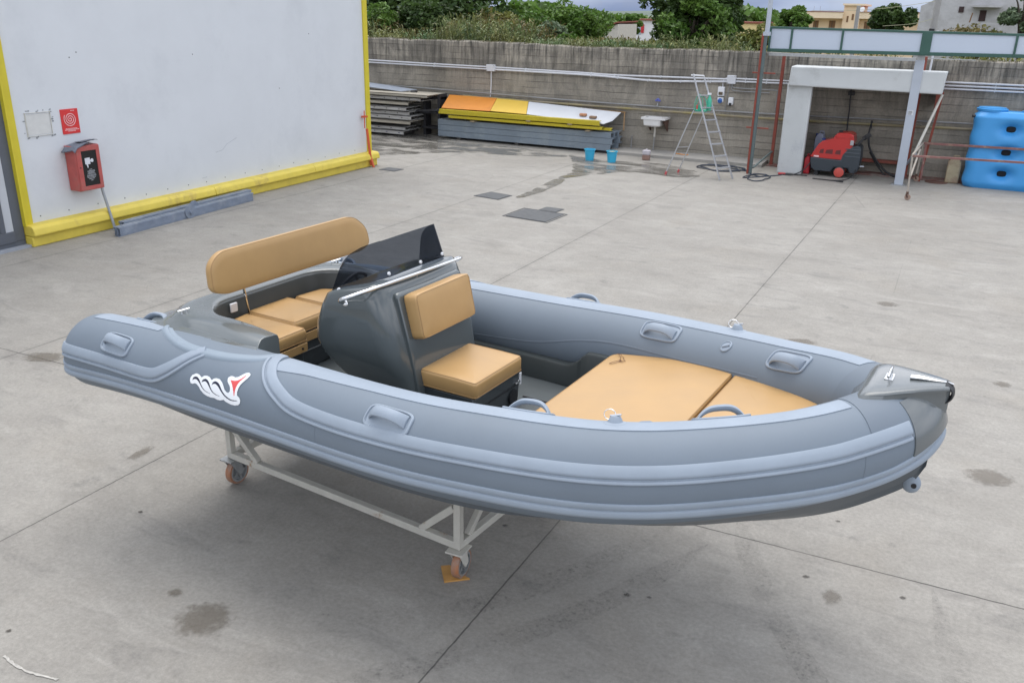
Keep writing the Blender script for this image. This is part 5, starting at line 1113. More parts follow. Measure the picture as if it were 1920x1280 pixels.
mb=MB(); mb.sweep(catmull([(-3.3,20.85,.012),(-3.1,20.9,.02),(-2.9,21.1,.12),(-2.75,21.3,.35),(-2.72,21.35,.42)],6),.012,8); mb.sweep(catmull([(-1.75,21.35,.30),(-1.85,21.0,.06),(-2.1,20.75,.014),(-2.5,20.7,.012)],6),.011,8)
o=mb.build('pressure_hose',BLK); tag(o,'black hose leading from the red washer across the ground','hose')
t=thing('spray_lance','black washer lance with red grip lying left of the red washer','lance',(-3.2,20.9,0))
mb=MB(); mb.cyl((-3.28,20.92,.02),(-2.78,20.98,.02),.011,8); mb.build('tube',BLK,t)
mb=MB(); mb.box(-3.42,-3.26,20.88,20.95,.0,.045); mb.build('grip',mat('lance_red',(.5,.05,.05),rough=.4),t,bevel=.01)
mb=MB(); mb.cyl((-2.62,20.70,.015),(-2.05,20.62,.015),.010,8); mb.cyl((-2.1,20.63,.018),(-1.95,20.61,.018),.018,8); o=mb.build('spray_lance',BLK); tag(o,'thin black lance lying on the ground in front of the red washer','lance')
mb=MB(); mb.sweep(catmull([(-1.69,22.33,1.14),(-1.69,22.25,1.08),(-1.70,22.2,.9),(-1.64,22.15,.62),(-1.45,22.1,.35),(-1.2,22.0,.12),(-.9,21.9,.02)],6),.022,10); mb.sweep(catmull([(-1.62,22.2,.5),(-1.4,22.1,.22),(-1.2,22.0,.04),(-.95,21.95,.02)],6),.018,8); mb.cyl((-1.69,22.33,1.2),(-1.69,22.30,1.02),.024,10); o=mb.build('supply_hose',BLK); tag(o,'thick black hose hanging from the wall pipe right of the washer','hose')
mb=MB(); mb.sweep([(-2.25,22.3,1.95),(-2.22,22.3,1.4),(-2.2,22.28,.9)],.016,8); mb.box(-2.30,-2.16,22.30,22.39,1.74,1.82); o=mb.build('exhaust_pipe',BLK); tag(o,'black pipe on the wall behind the red washer','pipe')
mb=MB(); mb.sweep(catmull([(-6.2,22.05,.10),(-6.0,21.9,.11),(-5.85,21.95,.105)],5),.010,6); o=mb.build('orange_cable',mat('orange_cable',(.7,.25,.03),rough=.5)); tag(o,'short orange cable lying on the kerb under the ladder','cable')

# ---------------------------------------------------------------- posts and sign frame
RED=mat('red_oxide_paint',(.24,.05,.03),rough=.6,var=.2,vscale=5,color2=(.14,.05,.04),c2pos=(.5,.7)); GRP_=mat('green_grey_paint',(.10,.135,.135),rough=.5,var=.15,vscale=5); LG=mat('light_grey_paint',(.42,.46,.52),rough=.5,var=.07,vscale=3)
t=thing('steel_post','tall steel post, red left flange and green grey right side, holding the sign frame','post',(-4.0,20.62,0))
mb=MB(); mb.box(-4.085,-4.04,20.56,20.68,0,3.06); mb.box(-4.10,-4.05,20.90,20.96,1.9,3.1) if False else None; mb.build('red_flange',RED,t,bevel=.004)
mb=MB(); mb.box(-4.04,-3.975,20.58,20.66,0,3.06); mb.build('green_web',GRP_,t,bevel=.004)
mb=MB()
for z in (1.02,2.22): mb.box(-4.22,-3.72,20.66,20.70,z,z+.03)
mb.build('cross_tabs',RED,t)
mb=MB(); mb.cyl((-3.99,20.62,3.06),(-3.99,20.62,6.2),.05,14); mb.box(-4.06,-3.92,20.55,20.69,3.02,3.10); mb.build('upper_pole',LG,t)
t=thing('steel_post','red oxide steel post close to the wall, left of the white shelter','post',(-3.80,22.1,0))
mb=MB(); mb.box(-3.85,-3.78,22.06,22.13,0,2.62); mb.build('shaft',RED,t,bevel=.004)
mb=MB(); mb.bar((-3.82,22.05,.35),(-3.98,20.75,.12),.03,.03); mb.box(-3.9,-3.72,21.98,22.2,0,.012); mb.build('stay',GRP_,t)
t=thing('steel_post','square light grey post with a small label, in front of the shelter opening','post',(-.84,21.05,0))
mb=MB(); mb.box(-.93,-.75,20.97,21.13,0,2.62); mb.build('shaft',LG,t,bevel=.008)
mb=MB(); mb.box(-.90,-.76,20.98,21.12,2.62,3.12); mb.build('top_socket',ZINC,t)
mb=MB(); mb.poly([(-.99,20.88),(-.69,20.88),(-.69,21.2),(-.99,21.2)],.0,.014); 
for x,y in ((-.96,20.91),(-.72,20.91)): mb.cyl((x,y,.01),(x,y,.04),.012,8)
mb.build('base_plate',ZINC,t)
mb=MB(); mb.box(-.90,-.79,20.966,20.969,1.50,1.60); lb=mb.build('label',mat('label_white',(.6,.62,.65),rough=.4),t)
mb=MB(); 
for z in (1.58,1.565,1.55,1.53,1.515): mb.box(-.89,-.80-random.random()*.03,20.9645,20.9655,z-.003,z+.003)
mb.build('print',BLK,lb)
t=thing('steel_post','dark red post standing directly behind the light grey post','post',(-.80,22.1,0))
mb=MB(); mb.box(-.82,-.74,22.05,22.13,0,2.66); mb.build('shaft',RED,t,bevel=.004)
mb=MB(); mb.bar((-.80,22.05,.30),(-.62,21.6,.62),.05,.04); mb.build('stay',LG,t)
t=thing('steel_post','thin white tube rising above the shelter roof beside the red post','pole',(-.66,22.2,0))
mb=MB(); mb.cyl((-.66,22.2,2.0),(-.64,22.2,3.2),.022,10); mb.build('shaft',PVC,t)
# lean-on posts at the right
t=thing('raking_post','red oxide angle post leaning below the right end of the shelter','post',(-.4,21.6,0))
mb=MB(); mb.bar((-.46,21.75,0),(-.30,21.55,1.96),.06,.05); mb.build('shaft',RED,t)
t=thing('raking_post','cream tube leaning in front of the red angle post','pole',(-.5,21.0,.8))
mb=MB(); mb.cyl((-.62,20.9,.72),(-.30,21.3,1.93),.028,10); mb.build('shaft',STEELW,t)
# sign frame: green frame, pale blank panels
GRNF=mat('dark_green_frame',(.035,.095,.075),rough=.45,var=.08,vscale=4); PANB=mat('blank_sign_panel',(.50,.56,.65),rough=.35,var=.02,vscale=1)
t=thing('sign_frame','long dark green sign frame with blank pale blue panels, carried by the posts','sign',(-1.5,20.9,2.7))
xs=[-3.965,-3.50,-2.44,-.78,.86,2.5,4.1]; zt=lambda x:3.215-.004*(x+4); zb=lambda x:2.68+.012*(x+4)
mb=MB(); 
mb.add([(-3.99,20.86,zt(-4)-.045),(4.2,20.86,zt(4)-.045),(4.2,20.94,zt(4)-.045),(-3.99,20.94,zt(-4)-.045),(-3.99,20.86,zt(-4)),(4.2,20.86,zt(4)),(4.2,20.94,zt(4)),(-3.99,20.94,zt(-4))],[(0,3,2,1),(4,5,6,7),(0,1,5,4),(1,2,6,5),(2,3,7,6),(3,0,4,7)])
mb.add([(-3.99,20.86,zb(-4)),(4.2,20.86,zb(4)),(4.2,20.94,zb(4)),(-3.99,20.94,zb(-4)),(-3.99,20.86,zb(-4)+.07),(4.2,20.86,zb(4)+.07),(4.2,20.94,zb(4)+.07),(-3.99,20.94,zb(-4)+.07)],[(0,3,2,1),(4,5,6,7),(0,1,5,4),(1,2,6,5),(2,3,7,6),(3,0,4,7)])
for i,x in enumerate(xs):
    hw=.10 if i==3 else .022
    mb.box(x-hw,x+hw,20.855,20.945,zb(x)+.02,zt(x)-.01)
mb.build('frame',GRNF,t,bevel=.004)
for a,b in zip(xs,xs[1:]):
    mb=MB(); ha=.09 if a==-.78 else .02; hb=.09 if b==-.78 else .02
    mb.add([(a+ha,20.885,zb(a)+.068),(b-hb,20.885,zb(b)+.068),(b-hb,20.885,zt(b)-.043),(a+ha,20.885,zt(a)-.043),(a+ha,20.915,zb(a)+.068),(b-hb,20.915,zb(b)+.068),(b-hb,20.915,zt(b)-.043),(a+ha,20.915,zt(a)-.043)],[(0,1,2,3),(7,6,5,4),(0,4,5,1),(1,5,6,2),(2,6,7,3),(3,7,4,0)]); mb.build('panel',PANB,t)
mb=MB(); mb.box(-3.95,-.92,20.88,21.0,2.60,2.665); mb.box(-.7,.2,20.9,20.96,2.655,2.672); mb.build('lower_rail',ZINC,t)

# ---------------------------------------------------------------- white shelter over the washer
SHW=mat('white_grp_sheet',(.52,.54,.54),rough=.45,var=.06,vscale=2,color2=(.40,.41,.40),c2pos=(.58,.75)); SHD=mat('shelter_inside',(.10,.10,.10),rough=.8,var=.2)
t=thing('shelter','white sheet-clad shelter with a beam front, against the wall over the red washer','shelter',(-1.9,21.5,0))
mb=MB(); mb.box(-3.50,-2.95,21.12,21.30,0,2.0); mb.box(-3.53,-3.45,21.30,22.39,0,2.0); mb.build('side_leg',SHW,t,bevel=.03,seg=3)
mb=MB(); mb.add([(-3.47,21.0,1.97),(-.30,21.0,1.95),(-.30,21.14,1.95),(-3.47,21.14,1.97),(-3.45,21.02,2.385),(-.27,21.02,2.41),(-.27,21.14,2.41),(-3.45,21.14,2.385)],[(0,3,2,1),(4,5,6,7),(0,1,5,4),(1,2,6,5),(2,3,7,6),(3,0,4,7)]); mb.build('front_beam',SHW,t,bevel=.03,seg=3)
mb=MB(); mb.add([(-3.47,21.13,2.35),(-.28,21.13,2.37),(-.28,22.39,2.30),(-3.56,22.39,2.30),(-3.45,21.13,2.39),(-.28,21.13,2.405),(-.28,22.39,2.36),(-3.56,22.39,2.36)],[(0,3,2,1),(4,5,6,7),(0,1,5,4),(1,2,6,5),(2,3,7,6),(3,0,4,7)]); mb.build('roof_sheet',SHW,t,bevel=.02)
mb=MB(); mb.box(-.42,-.34,21.5,22.39,1.6,2.3); mb.build('end_sheet',RED,t)
mb=MB(); 
for k in range(9): x=-3.22+.028*k+random.uniform(-.005,.005); z=.45+random.uniform(0,.12); mb.bar((x,21.118,z),(x+.01,21.118,z+random.uniform(.15,.3)),.006,.003,(0,1,0))
mb.build('scratches',SCR,t)


# ---------------------------------------------------------------- pressure washer
WR=mat('washer_red',(.46,.02,.018),rough=.28,var=.05,coat=.4); WD=mat('washer_dark',(.035,.045,.055),rough=.45,var=.1)
t=thing('pressure_washer','red and charcoal hot-water pressure washer on red wheels, under the shelter','pressure washer',(-2.3,21.45,0))
def side_loft(prof_lo,prof_hi,y0,y1,n=None):
    pass
Yc,HWd=21.50,.27
def body(pts,hw,name,m,bev=.03):
    mb=MB(); mb.poly(pts,Yc-hw,Yc+hw,'y'); return mb.build(name,m,t,bevel=bev,seg=3)
hood=[(-2.80,.42),(-2.77,.50),(-2.66,.72),(-2.58,.79),(-2.36,.855),(-2.33,.93),(-2.28,.985),(-2.02,1.0),(-1.93,.96),(-1.90,.80),(-1.93,.70),(-1.97,.62),(-2.04,.52),(-2.07,.40),(-2.50,.405)]
hd=body(hood,HWd,'hood',WR,.035)
mb=MB(); mb.poly([(-2.33,.93),(-2.27,.99),(-2.03,1.005),(-1.95,.97),(-1.93,.90),(-2.30,.875)],Yc-HWd-.012,Yc-.05,'y'); mb.build('burner_cover',WR,hd,bevel=.02)
for x0,x1 in ((-2.62,-2.53),(-2.49,-2.33),(-2.28,-2.16)):
    mb=MB(); mb.poly([(x0,.52),(x1,.515),(x1,.60+.02),(x0+.02,.60)],Yc-HWd-.006,Yc-HWd+.004,'y'); mb.build('vent',mat('dark_vent',(.12,.02,.02),rough=.5),hd)
mb=MB(); mb.box(-2.73,-2.62,Yc-HWd-.004,Yc-HWd,.425,.46); mb.build('badge',SPINK,hd)
mb=MB(); mb.poly([(-2.80,.33),(-2.80,.415),(-2.14,.395),(-2.11,.52),(-2.03,.63),(-1.93,.71),(-1.80,.74),(-1.74,.70),(-1.72,.45),(-1.74,.18),(-1.80,.12),(-1.92,.12),(-1.96,.22),(-2.26,.22),(-2.30,.12),(-2.70,.12),(-2.76,.18)],Yc-HWd-.01,Yc+HWd+.01,'y'); ch=mb.build('chassis',WD,t,bevel=.025,seg=3)
mb=MB()
for z in (.48,.56,.64): mb.box(-2.06,-1.73,Yc-HWd-.018,Yc-HWd-.008,z,z+.02)
mb.build('ribs',mat('washer_grey',(.07,.085,.10),rough=.4),ch,bevel=.004)
mb=MB()
for y in (Yc-.2,Yc+.2): mb.bar((-1.86,y,.70),(-1.70,y,.93),.05,.05,(0,1,0))
mb.bar((-1.72,Yc-.22,.92),(-1.72,Yc+.22,.92),.05,.04); mb.bar((-1.74,Yc-.1,.88),(-1.60,Yc-.1,1.0),.10,.03,(0,1,0)); mb.build('push_handle',BLK,t,bevel=.012)
mb=MB(); mb.lathe([(.045,0),(.045,.03),(.03,.035)],(-2.23,Yc-.1,1.0),(0,0,1),16); mb.build('fuel_cap',BLK,hd)
mb=MB(); mb.lathe([(.04,0),(.045,.03),(.0,.04)],(-2.58,Yc-.1,.80),(0,0,1),14); mb.build('tank_cap',mat('blue_cap',(.02,.05,.2),rough=.4),hd)
mb=MB(); mb.box(-1.985,-1.91,Yc-HWd-.02,Yc-HWd,.74,.85); mb.build('gauge',mat('gauge_grey',(.35,.35,.36),rough=.3),hd,bevel=.008)
for y in (Yc-.30,Yc+.30):
    mb=MB(); mb.lathe([(.04,-.035),(.105,-.035),(.125,-.02),(.125,.02),(.105,.035),(.04,.035)],(-2.13,y,.125),(0,1,0),28); wh=mb.build('wheel',BLK,t)
    mb=MB(); mb.lathe([(.0,-.044),(.08,-.044),(.108,-.036),(.108,.03)],(-2.13,y,.125),(0,1,0),24); mb.build('hub_cap',mat('faded_red_plastic',(.55,.08,.06),rough=.45,var=.1),wh)
for y in (Yc-.2,Yc+.2):
    mb=MB(); mb.lathe([(.02,-.02),(.05,-.02),(.05,.02),(.02,.02)],(-2.64,y,.05),(0,1,0),18); mb.bar((-2.64,y,.09),(-2.64,y,.13),.05,.05); mb.build('front_castor',BLK,t)
mb=MB(); mb.cyl((-1.74,Yc-.2,.28),(-1.62,Yc-.22,.29),.016,8); mb.build('outlet',CHROME,t)
def can(name,label,x0,x1,y0,y1,z1,m,capm):
    t=thing(name,label,'jerrycan',((x0+x1)/2,(y0+y1)/2,0)); mb=MB()
    mb.poly([(x0,0),(x1,0),(x1,z1*.8),(x1-(x1-x0)*.18,z1),(x0+(x1-x0)*.25,z1),(x0,z1*.86)],y0,y1,'y'); mb.build('body',m,t,bevel=.03,seg=3)
    mb=MB(); mb.sweep([(x0+(x1-x0)*.35,(y0+y1)/2,z1-.01),(x0+(x1-x0)*.4,(y0+y1)/2,z1+.04),(x0+(x1-x0)*.75,(y0+y1)/2,z1+.04),(x0+(x1-x0)*.8,(y0+y1)/2,z1-.02)],.014,8); mb.build('handle',m,t)
    mb=MB(); mb.cyl((x0+(x1-x0)*.15,(y0+y1)/2,z1*.85),(x0+(x1-x0)*.12,(y0+y1)/2,z1*.98),.03,12); mb.build('cap',capm,t); return t
can('red_jerrycan','red plastic jerrycan standing left of the red washer',-2.94,-2.80,21.32,21.56,.40,mat('can_red',(.42,.02,.03),rough=.4),BLK)
can('grey_jerrycan','milky grey plastic canister behind the left end of the washer',-2.86,-2.64,22.0,22.3,.86,mat('can_grey',(.24,.26,.34),rough=.4),mat('blue_cap2',(.02,.05,.2)))
t=can('yellow_jerrycan','yellowish translucent canister half full of brown liquid beside the blue tank',.06,.34,21.85,22.1,.56,mat('can_yellow',(.40,.34,.22),rough=.4,color2=(.28,.20,.14)),BLK)

# ---------------------------------------------------------------- blue water tank
TB=mat('blue_polyethylene',(.055,.31,.67),rough=.42,var=.03,vscale=2)
t=thing('water_tank','large sky blue plastic water tank with three dark through-holes in a row','water tank',(1.4,21.9,0))
# body built from rounded sections; recesses around the through-holes are modelled as inward dips of the front and rear faces
def tank_ring(z,x0,x1,y0,y1,r,dips):
    P=[]; n=26
    def dip(x,z): return sum(a*math.exp(-((x-cx)/wx)**2-((z-cz)/wz)**2) for cx,cz,a,wx,wz in dips)
    xs_=list(np.linspace(x0+r,x1-r,56))
    for x in xs_: P.append((x,y0+dip(x,z),z))
    for j in range(1,6): a=R(-90+90*j/6); P.append((x1-r+r*math.cos(a),y0+r+r*math.sin(a),z))
    P.append((x1,(y0+y1)/2,z))
    for x in xs_[::-1]: P.append((x,y1-dip(x,z)*.8,z))
    for j in range(1,6): a=R(90+90*j/6); P.append((x0+r+r*math.cos(a),y1-r+r*math.sin(a),z))
    P.append((x0,(y0+y1)/2,z)); 
    for j in range(1,5): a=R(180+90*j/5); P.append((x0+r+r*math.cos(a),y0+r+r*math.sin(a),z))
    return P
dips=[(cx,cz,.19,.19,.115) for cx in (1.14,2.0) for cz in (.33,.78,1.27)]
mb=MB(); rg=[]
for z in np.concatenate([[0,.03,.08],np.linspace(.12,1.52,58),[1.56,1.60,1.615]]):
    w_=.0 if z>.1 else (.1-z)*.5; tp=max(0,z-1.5); sh=.06*math.sin(z*2.2)
    ridge=.012*math.cos((z-.14)*2*math.pi/.45)
    rg.append(tank_ring(z,.40+w_*.6+tp*.6-ridge,2.75-w_*.6-tp*.6+ridge,21.55+w_+tp*.8,22.28-w_-tp*.8,.22,dips))
mb.loft(rg); body_=mb.build('tank_body',TB,t,ang=60)
mb=MB(); mb.lathe([(.30,0),(.31,.05),(.27,.06),(.27,.075),(.1,.085)],(.72,21.92,1.61),(0,0,1),32); mb.build('lid',TB,t)
mb=MB(); mb.lathe([(.16,0),(.16,.035),(.1,.04)],(1.45,21.92,1.61),(0,0,1),28); mb.build('filler_neck',TB,t)
for cx,cz,*_ in dips:
    mb=MB(); mb.box(cx-.095,cx+.095,21.68,21.80,cz-.075,cz+.065); mb.build('through_hole',mat('hole_black',(.004,.005,.008),rough=.8),t,bevel=.03)
mb=MB(); mb.cyl((.42,21.7,1.50),(.36,21.68,1.50),.03,10); mb.build('side_fitting',BLK,t)

# ---------------------------------------------------------------- wheeled red and cream trolley frame
t=thing('trolley_frame','rusty cream and red steel trolley frame on small castors in front of the blue tank','trolley',(.5,20.4,0))
def gb(name,m,segs,w_=.035,wh_=None):
    mb=MB(); [mb.bar(a,b,w_,wh_ or w_,(0,1,0) if abs(a[2]-b[2])>.1 else (0,0,1)) for a,b in segs]; return mb.build(name,m,t,bevel=.003)
RC=mat('dull_red_tube',(.22,.10,.09),rough=.6,var=.2,vscale=8,color2=(.33,.24,.17),c2pos=(.52,.7)); CC=mat('rusty_cream_tube',(.38,.34,.29),rough=.6,var=.15,vscale=12,color2=(.24,.13,.08),c2pos=(.58,.75))
gb('front_leg',CC,[((-.57,19.23,.16),(-.60,19.23,.90))]); gb('rear_leg',CC,[((-.53,21.7,.16),(-.50,21.7,.84))])
gb('top_rail',CC,[((-.60,19.23,.90),(-.50,21.7,.87))]); gb('brace',CC,[((-.57,19.24,.48),(-.52,20.6,.84))])
gb('front_rail',RC,[((-.60,19.23,.88),(3.2,19.23,.96))],.04); gb('rear_rail',RC,[((-.50,21.55,.87),(3.2,21.45,.93))],.045)
gb('rear_upright',RC,[((-.42,21.5,.1),(-.44,21.5,.86))],.04); gb('right_leg',CC,[((3.1,19.23,.16),(3.1,19.23,.94)),((3.1,21.5,.16),(3.1,21.5,.92)),((3.1,19.23,.94),(3.1,21.5,.92))])
for x,y in ((-.57,19.23),(-.53,21.7),(3.1,19.23),(3.1,21.5)):
    mb=MB(); mb.bar((x,y,.12),(x,y,.17),.05,.05); mb.bar((x-.02,y-.02,.12),(x+.015,y-.02,.05),.03,.006,(0,1,0)); mb.bar((x-.02,y+.02,.12),(x+.015,y+.02,.05),.03,.006,(0,1,0)); cs_=mb.build('castor',RST,t)
    mb=MB(); mb.lathe([(.015,-.014),(.055,-.014),(.06,0),(.055,.014),(.015,.014)],(x+.015,y,.06),(0,1,0),20); mb.build('wheel',mat('worn_castor',(.32,.22,.17),rough=.6,var=.2),cs_)

# ---------------------------------------------------------------- vegetation beyond the wall
def leafmat(name,c,c2,isl=.45):
    m,t=nodemat(name); g=G(t); tc=g.n('ShaderNodeTexCoord').outputs['Object']
    ge=g.n('ShaderNodeNewGeometry'); k=g.noise(tc,.9,3,.6); col_=g.mix(g.rng(k,.35,.65),(*c,1),(*c2,1))
    col_=g.scale(col_,g.rng(ge.outputs['Random Per Island'],0,1,1-isl,1+isl))
    p=g.n('ShaderNodeBsdfPrincipled'); g.val(col_,p.inputs['Base Color']); p.inputs['Roughness'].default_value=.55; p.inputs['Specular IOR Level'].default_value=.35
    tl=g.n('ShaderNodeBsdfTranslucent'); g.val(g.scale(col_,1.1),tl.inputs[0]); mx_=g.n('ShaderNodeMixShader'); mx_.inputs[0].default_value=.25; t.links.new(p.outputs[0],mx_.inputs[1]); t.links.new(tl.outputs[0],mx_.inputs[2])
    o=g.n('ShaderNodeOutputMaterial'); t.links.new(mx_.outputs[0],o.inputs[0]); return m
LF={'dark':leafmat('dark_foliage',(.035,.07,.018),(.07,.115,.028)),'mid':leafmat('mid_foliage',(.065,.14,.022),(.115,.19,.035)),'olive':leafmat('olive_foliage',(.12,.15,.035),(.20,.19,.05)),'grey':leafmat('grey_foliage',(.10,.15,.08),(.16,.21,.12)),'brown':leafmat('brown_foliage',(.17,.12,.045),(.11,.13,.035)),'reed':leafmat('reed_foliage',(.10,.17,.075),(.20,.20,.07))}
BARK=mat('bark',(.07,.055,.04),rough=.9,var=.3,vscale=8,bump=.6,bscale=20)
def leaves(P,size,asp=.5):
    """many small rhombic leaves at points P (n,3)"""
    n=len(P); a=rng.normal(size=(n,3)); a[:,2]*=.6; a/=np.linalg.norm(a,axis=1)[:,None]; b=np.cross(a,rng.normal(size=(n,3))); b/=np.linalg.norm(b,axis=1)[:,None]
    s=size*rng.uniform(.6,1.4,size=(n,1)); V=np.stack([P-a*s,P+b*s*asp,P+a*s,P-b*s*asp],1).reshape(-1,3)
    F=np.arange(4*n).reshape(n,4); return V,F
def rawmesh(name,V,F,m,parent,org):
    me=bpy.data.meshes.new(name); V=V-np.array(org); me.vertices.add(len(V)); me.vertices.foreach_set('co',V.astype(np.float32).ravel()); me.loops.add(F.size); me.loops.foreach_set('vertex_index',F.astype(np.int32).ravel()); me.polygons.add(len(F)); me.polygons.foreach_set('loop_start',np.arange(0,F.size,F.shape[1],dtype=np.int32)); me.polygons.foreach_set('loop_total',np.full(len(F),F.shape[1],dtype=np.int32)); me.materials.append(m); me.update(calc_edges=True)
    o=bpy.data.objects.new(name,me); col.objects.link(o); 
    if parent: o.parent=parent
    else: o.location=org
    o['_w']=tuple(org); return o
def crown_points(c,rx,ry,rz,ncl,nl,clr):
    """clusters on limbs: uneven clumps with gaps between them"""
    pts=[]; C=[]
    for i in range(ncl):
        d=rng.normal(size=3); d/=np.linalg.norm(d); d[2]=d[2]*.9+.1; r=rng.uniform(.45,1.0)**.6; C.append(np.array(c)+d*np.array([rx,ry,rz])*r)
    for q in C:
        k=rng.uniform(.5,1.35); n=int(nl*k*k); g_=rng.normal(size=(n,3)); g_/=np.linalg.norm(g_,axis=1)[:,None]; rr_=rng.uniform(.35,1,size=(n,1))**.5; pts.append(q+g_*rr_*clr*k*np.array([1,1,.72]))
    return np.concatenate(pts),C
def tree(label,x,y,zc,rx,ry,rz,kind,ncl=40,nl=170,clr=None,size=.10,group='trees beyond the boundary wall',name='tree'):
    t=thing(name,label,'tree',(x,y,0),group=group)
    P,C=crown_points((x,y,zc),rx,ry,rz,ncl,nl,clr or rx*.33); V,F=leaves(P,size); rawmesh('crown',V,F,LF[kind],t,(x,y,0))
    mb=MB(); zt_=zc-rz*.4; mb.sweep(catmull([(x,y,0),(x+.05,y,zt_*.5),(x-.05,y+.05,zt_),(x,y,zc+rz*.3)],4),[max(.04,.18*rx/2*(1-i/14)) for i in range(13)],8)
    for q in C[:10]: mb.sweep(catmull([(x,y,zt_*.8),tuple((np.array((x,y,zt_))+q)/2+np.array((0,0,.1))),tuple(q)],3),[.05,.045,.04,.03,.025,.02,.012],5)
    mb.build('trunk',BARK,t); return t
TR=[ # label, x,y, zc, rx,ry,rz, kind, clusters, leaves, leaf size
('large dark green tree at the left end behind the wall',-22.6,33.5,3.6,2.9,2.2,2.3,'dark',70,230,.13),
('broad dark tree second from the hall corner',-19.2,34,3.2,2.2,2.2,1.6,'dark',60,220,.12),
('olive green tree beside the broad dark one',-17.2,33,2.6,1.2,1.3,.8,'olive',46,230,.085),
('light green tree with rounded top under the pale sky',-14.7,34.5,2.75,1.6,1.6,.75,'mid',60,240,.085),
('green bushy tree left of the small tiled house',-13.7,33.5,2.75,.75,1.2,.75,'mid',46,230,.085),
('low tree filling the gap behind the small tiled house',-17.0,37,2.0,2.0,1.5,.9,'olive',40,170,.11),
('slim green tree between the tiled house and the white house',-23.4,68,2.6,.7,1.0,.8,'mid',30,160,.11),
('tall dark tree in front of the cream house, the biggest behind the wall',-7.3,27.3,3.9,1.55,1.4,1.9,'dark',74,260,.085),
('bright green lower part of foliage beside the biggest tree',-7.1,26.0,3.05,1.0,.8,.75,'mid',30,170,.07),
('dark straggly shrub left of the biggest tree',-8.45,27.6,3.3,.32,.4,.95,'dark',18,80,.07),
('green tree right behind the tall grey pole',-5.95,35,3.0,.62,.8,.75,'mid',34,190,.085),
('yellowish green bush left of the posts',-5.1,25.6,2.65,.75,.6,.55,'olive',22,150,.07),
('dark branching tree in front of the ruined grey building',-2.30,31.5,3.35,.62,.6,.48,'dark',30,150,.075),
('grey green tree at the right edge of the photograph',1.5,33.5,3.5,.7,.8,1.15,'grey',30,160,.085),
('low dark bush below the ruined grey building',0.2,33,2.7,1.3,.7,.28,'brown',26,120,.07),
]
for i,(x,y,zc,r,k) in enumerate(((-20.0,26.5,3.15,1.2,'dark'),(-18.3,26.2,3.0,.95,'mid'),(-16.8,27,3.1,1.0,'dark'),(-15.0,26.5,2.6,.8,'brown'),(-13.6,26.5,2.65,.8,'olive'),(-12.2,27,2.7,.8,'grey'),(-11.2,26.3,2.5,.6,'mid'),(-7.9,25.6,2.45,.5,'olive'))):
    TR.append(('%s undergrowth bush behind the wall, number-free, %s'%({'dark':'dark green','mid':'fresh green','olive':'olive','brown':'brownish','grey':'grey green'}[k],['nearest the hall corner','second from the hall corner','above the orange board','above the left end of the white board','above the middle of the white board','above the right end of the white board','above the buckets','low, above the ladder'][i]),x,y,zc,r,r*.8,r*.45,k,26,200,.07))
TR=[(a[0].replace(', number-free',''),)+a[1:] for a in TR]
for lb,x,y,zc,rx,ry,rz,k,nc_,nl_,sz in TR: tree(lb,x,y,zc,rx,ry,rz,k,nc_,nl_,None,sz)
# reeds and brambles along the wall: nobody could count them
Pn=[];
def reeds(n,x0,x1,y0,y1,hmin,hmax,kind,name):
    V=[];F=[]; k=0
    for i in range(n):
        x=rng.uniform(x0,x1); y=rng.uniform(y0,y1); h=rng.uniform(hmin,hmax)*(.95 if x<-14 else 1)*(1+.07*math.sin(x*1.3)+.05*math.sin(x*3.1+1)); h=min(h,2.60+.10*rng.random()) if -11.2<x<-7.4 else h; lean=rng.normal(size=2)*.12
        w_=.012
        a=np.array([x,y,1.9]); b=np.array([x+lean[0],y+lean[1],h])
        V+=[a-(w_,0,0),a+(w_,0,0),b+(w_*.4,0,0),b-(w_*.4,0,0)]; F.append((k,k+1,k+2,k+3)); k+=4
        for j in range(9):
            f=rng.uniform(.25,1); p=a+(b-a)*f; d=rng.normal(size=3); d[2]=abs(d[2])*.7+.25; d/=np.linalg.norm(d); L_=rng.uniform(.12,.30); s=np.cross(d,(0,0,1)); s/=np.linalg.norm(s)+1e-9; s=s*.022
            q=p+d*L_*.5; e=p+d*L_-np.array((0,0,L_*.25)); V+=[p,q+s,e,q-s]; F.append((k,k+1,k+2,k+3)); k+=4
    o=rawmesh(name,np.array(V),np.array(F),LF[kind],None,(0,24,0)); o['kind']='stuff'; return o
tag(reeds(2300,-20,-5.0,23.1,25.5,2.6,3.05,'reed','reeds'),'mass of grey green reeds along the back of the boundary wall','reeds')
tag(reeds(1300,-19,-9,24.5,27.5,2.6,3.1,'brown','brambles'),'brown green brambles behind the reeds','brambles')
tag(reeds(900,-5.0,9,23.0,25.0,2.35,2.72,'olive','weeds'),'low weeds behind the wall under the green sign frame','weeds')
# rough moss and grass fringe on top of the wall
V=[];F=[];k=0
for i in range(5200):
    x=rng.uniform(-19,9); y=rng.uniform(22.40,22.5); z=2.585+.02*math.sin(x*.9)+(.03 if x<-14.5 else 0)-.0; h=rng.uniform(.01,.055); d=rng.normal(size=2)*.03; V+=[(x-.008,y,z),(x+.008,y,z),(x+d[0],y+d[1],z+h)]; F.append((k,k+1,k+2)); k+=3
o=rawmesh('wall_moss',np.array(V),np.array(F),leafmat('moss',(.13,.12,.07),(.22,.20,.13)),None,(0,22.4,0)); o['kind']='stuff'; tag(o,'dry moss and grass fringe along the top of the boundary wall','moss')
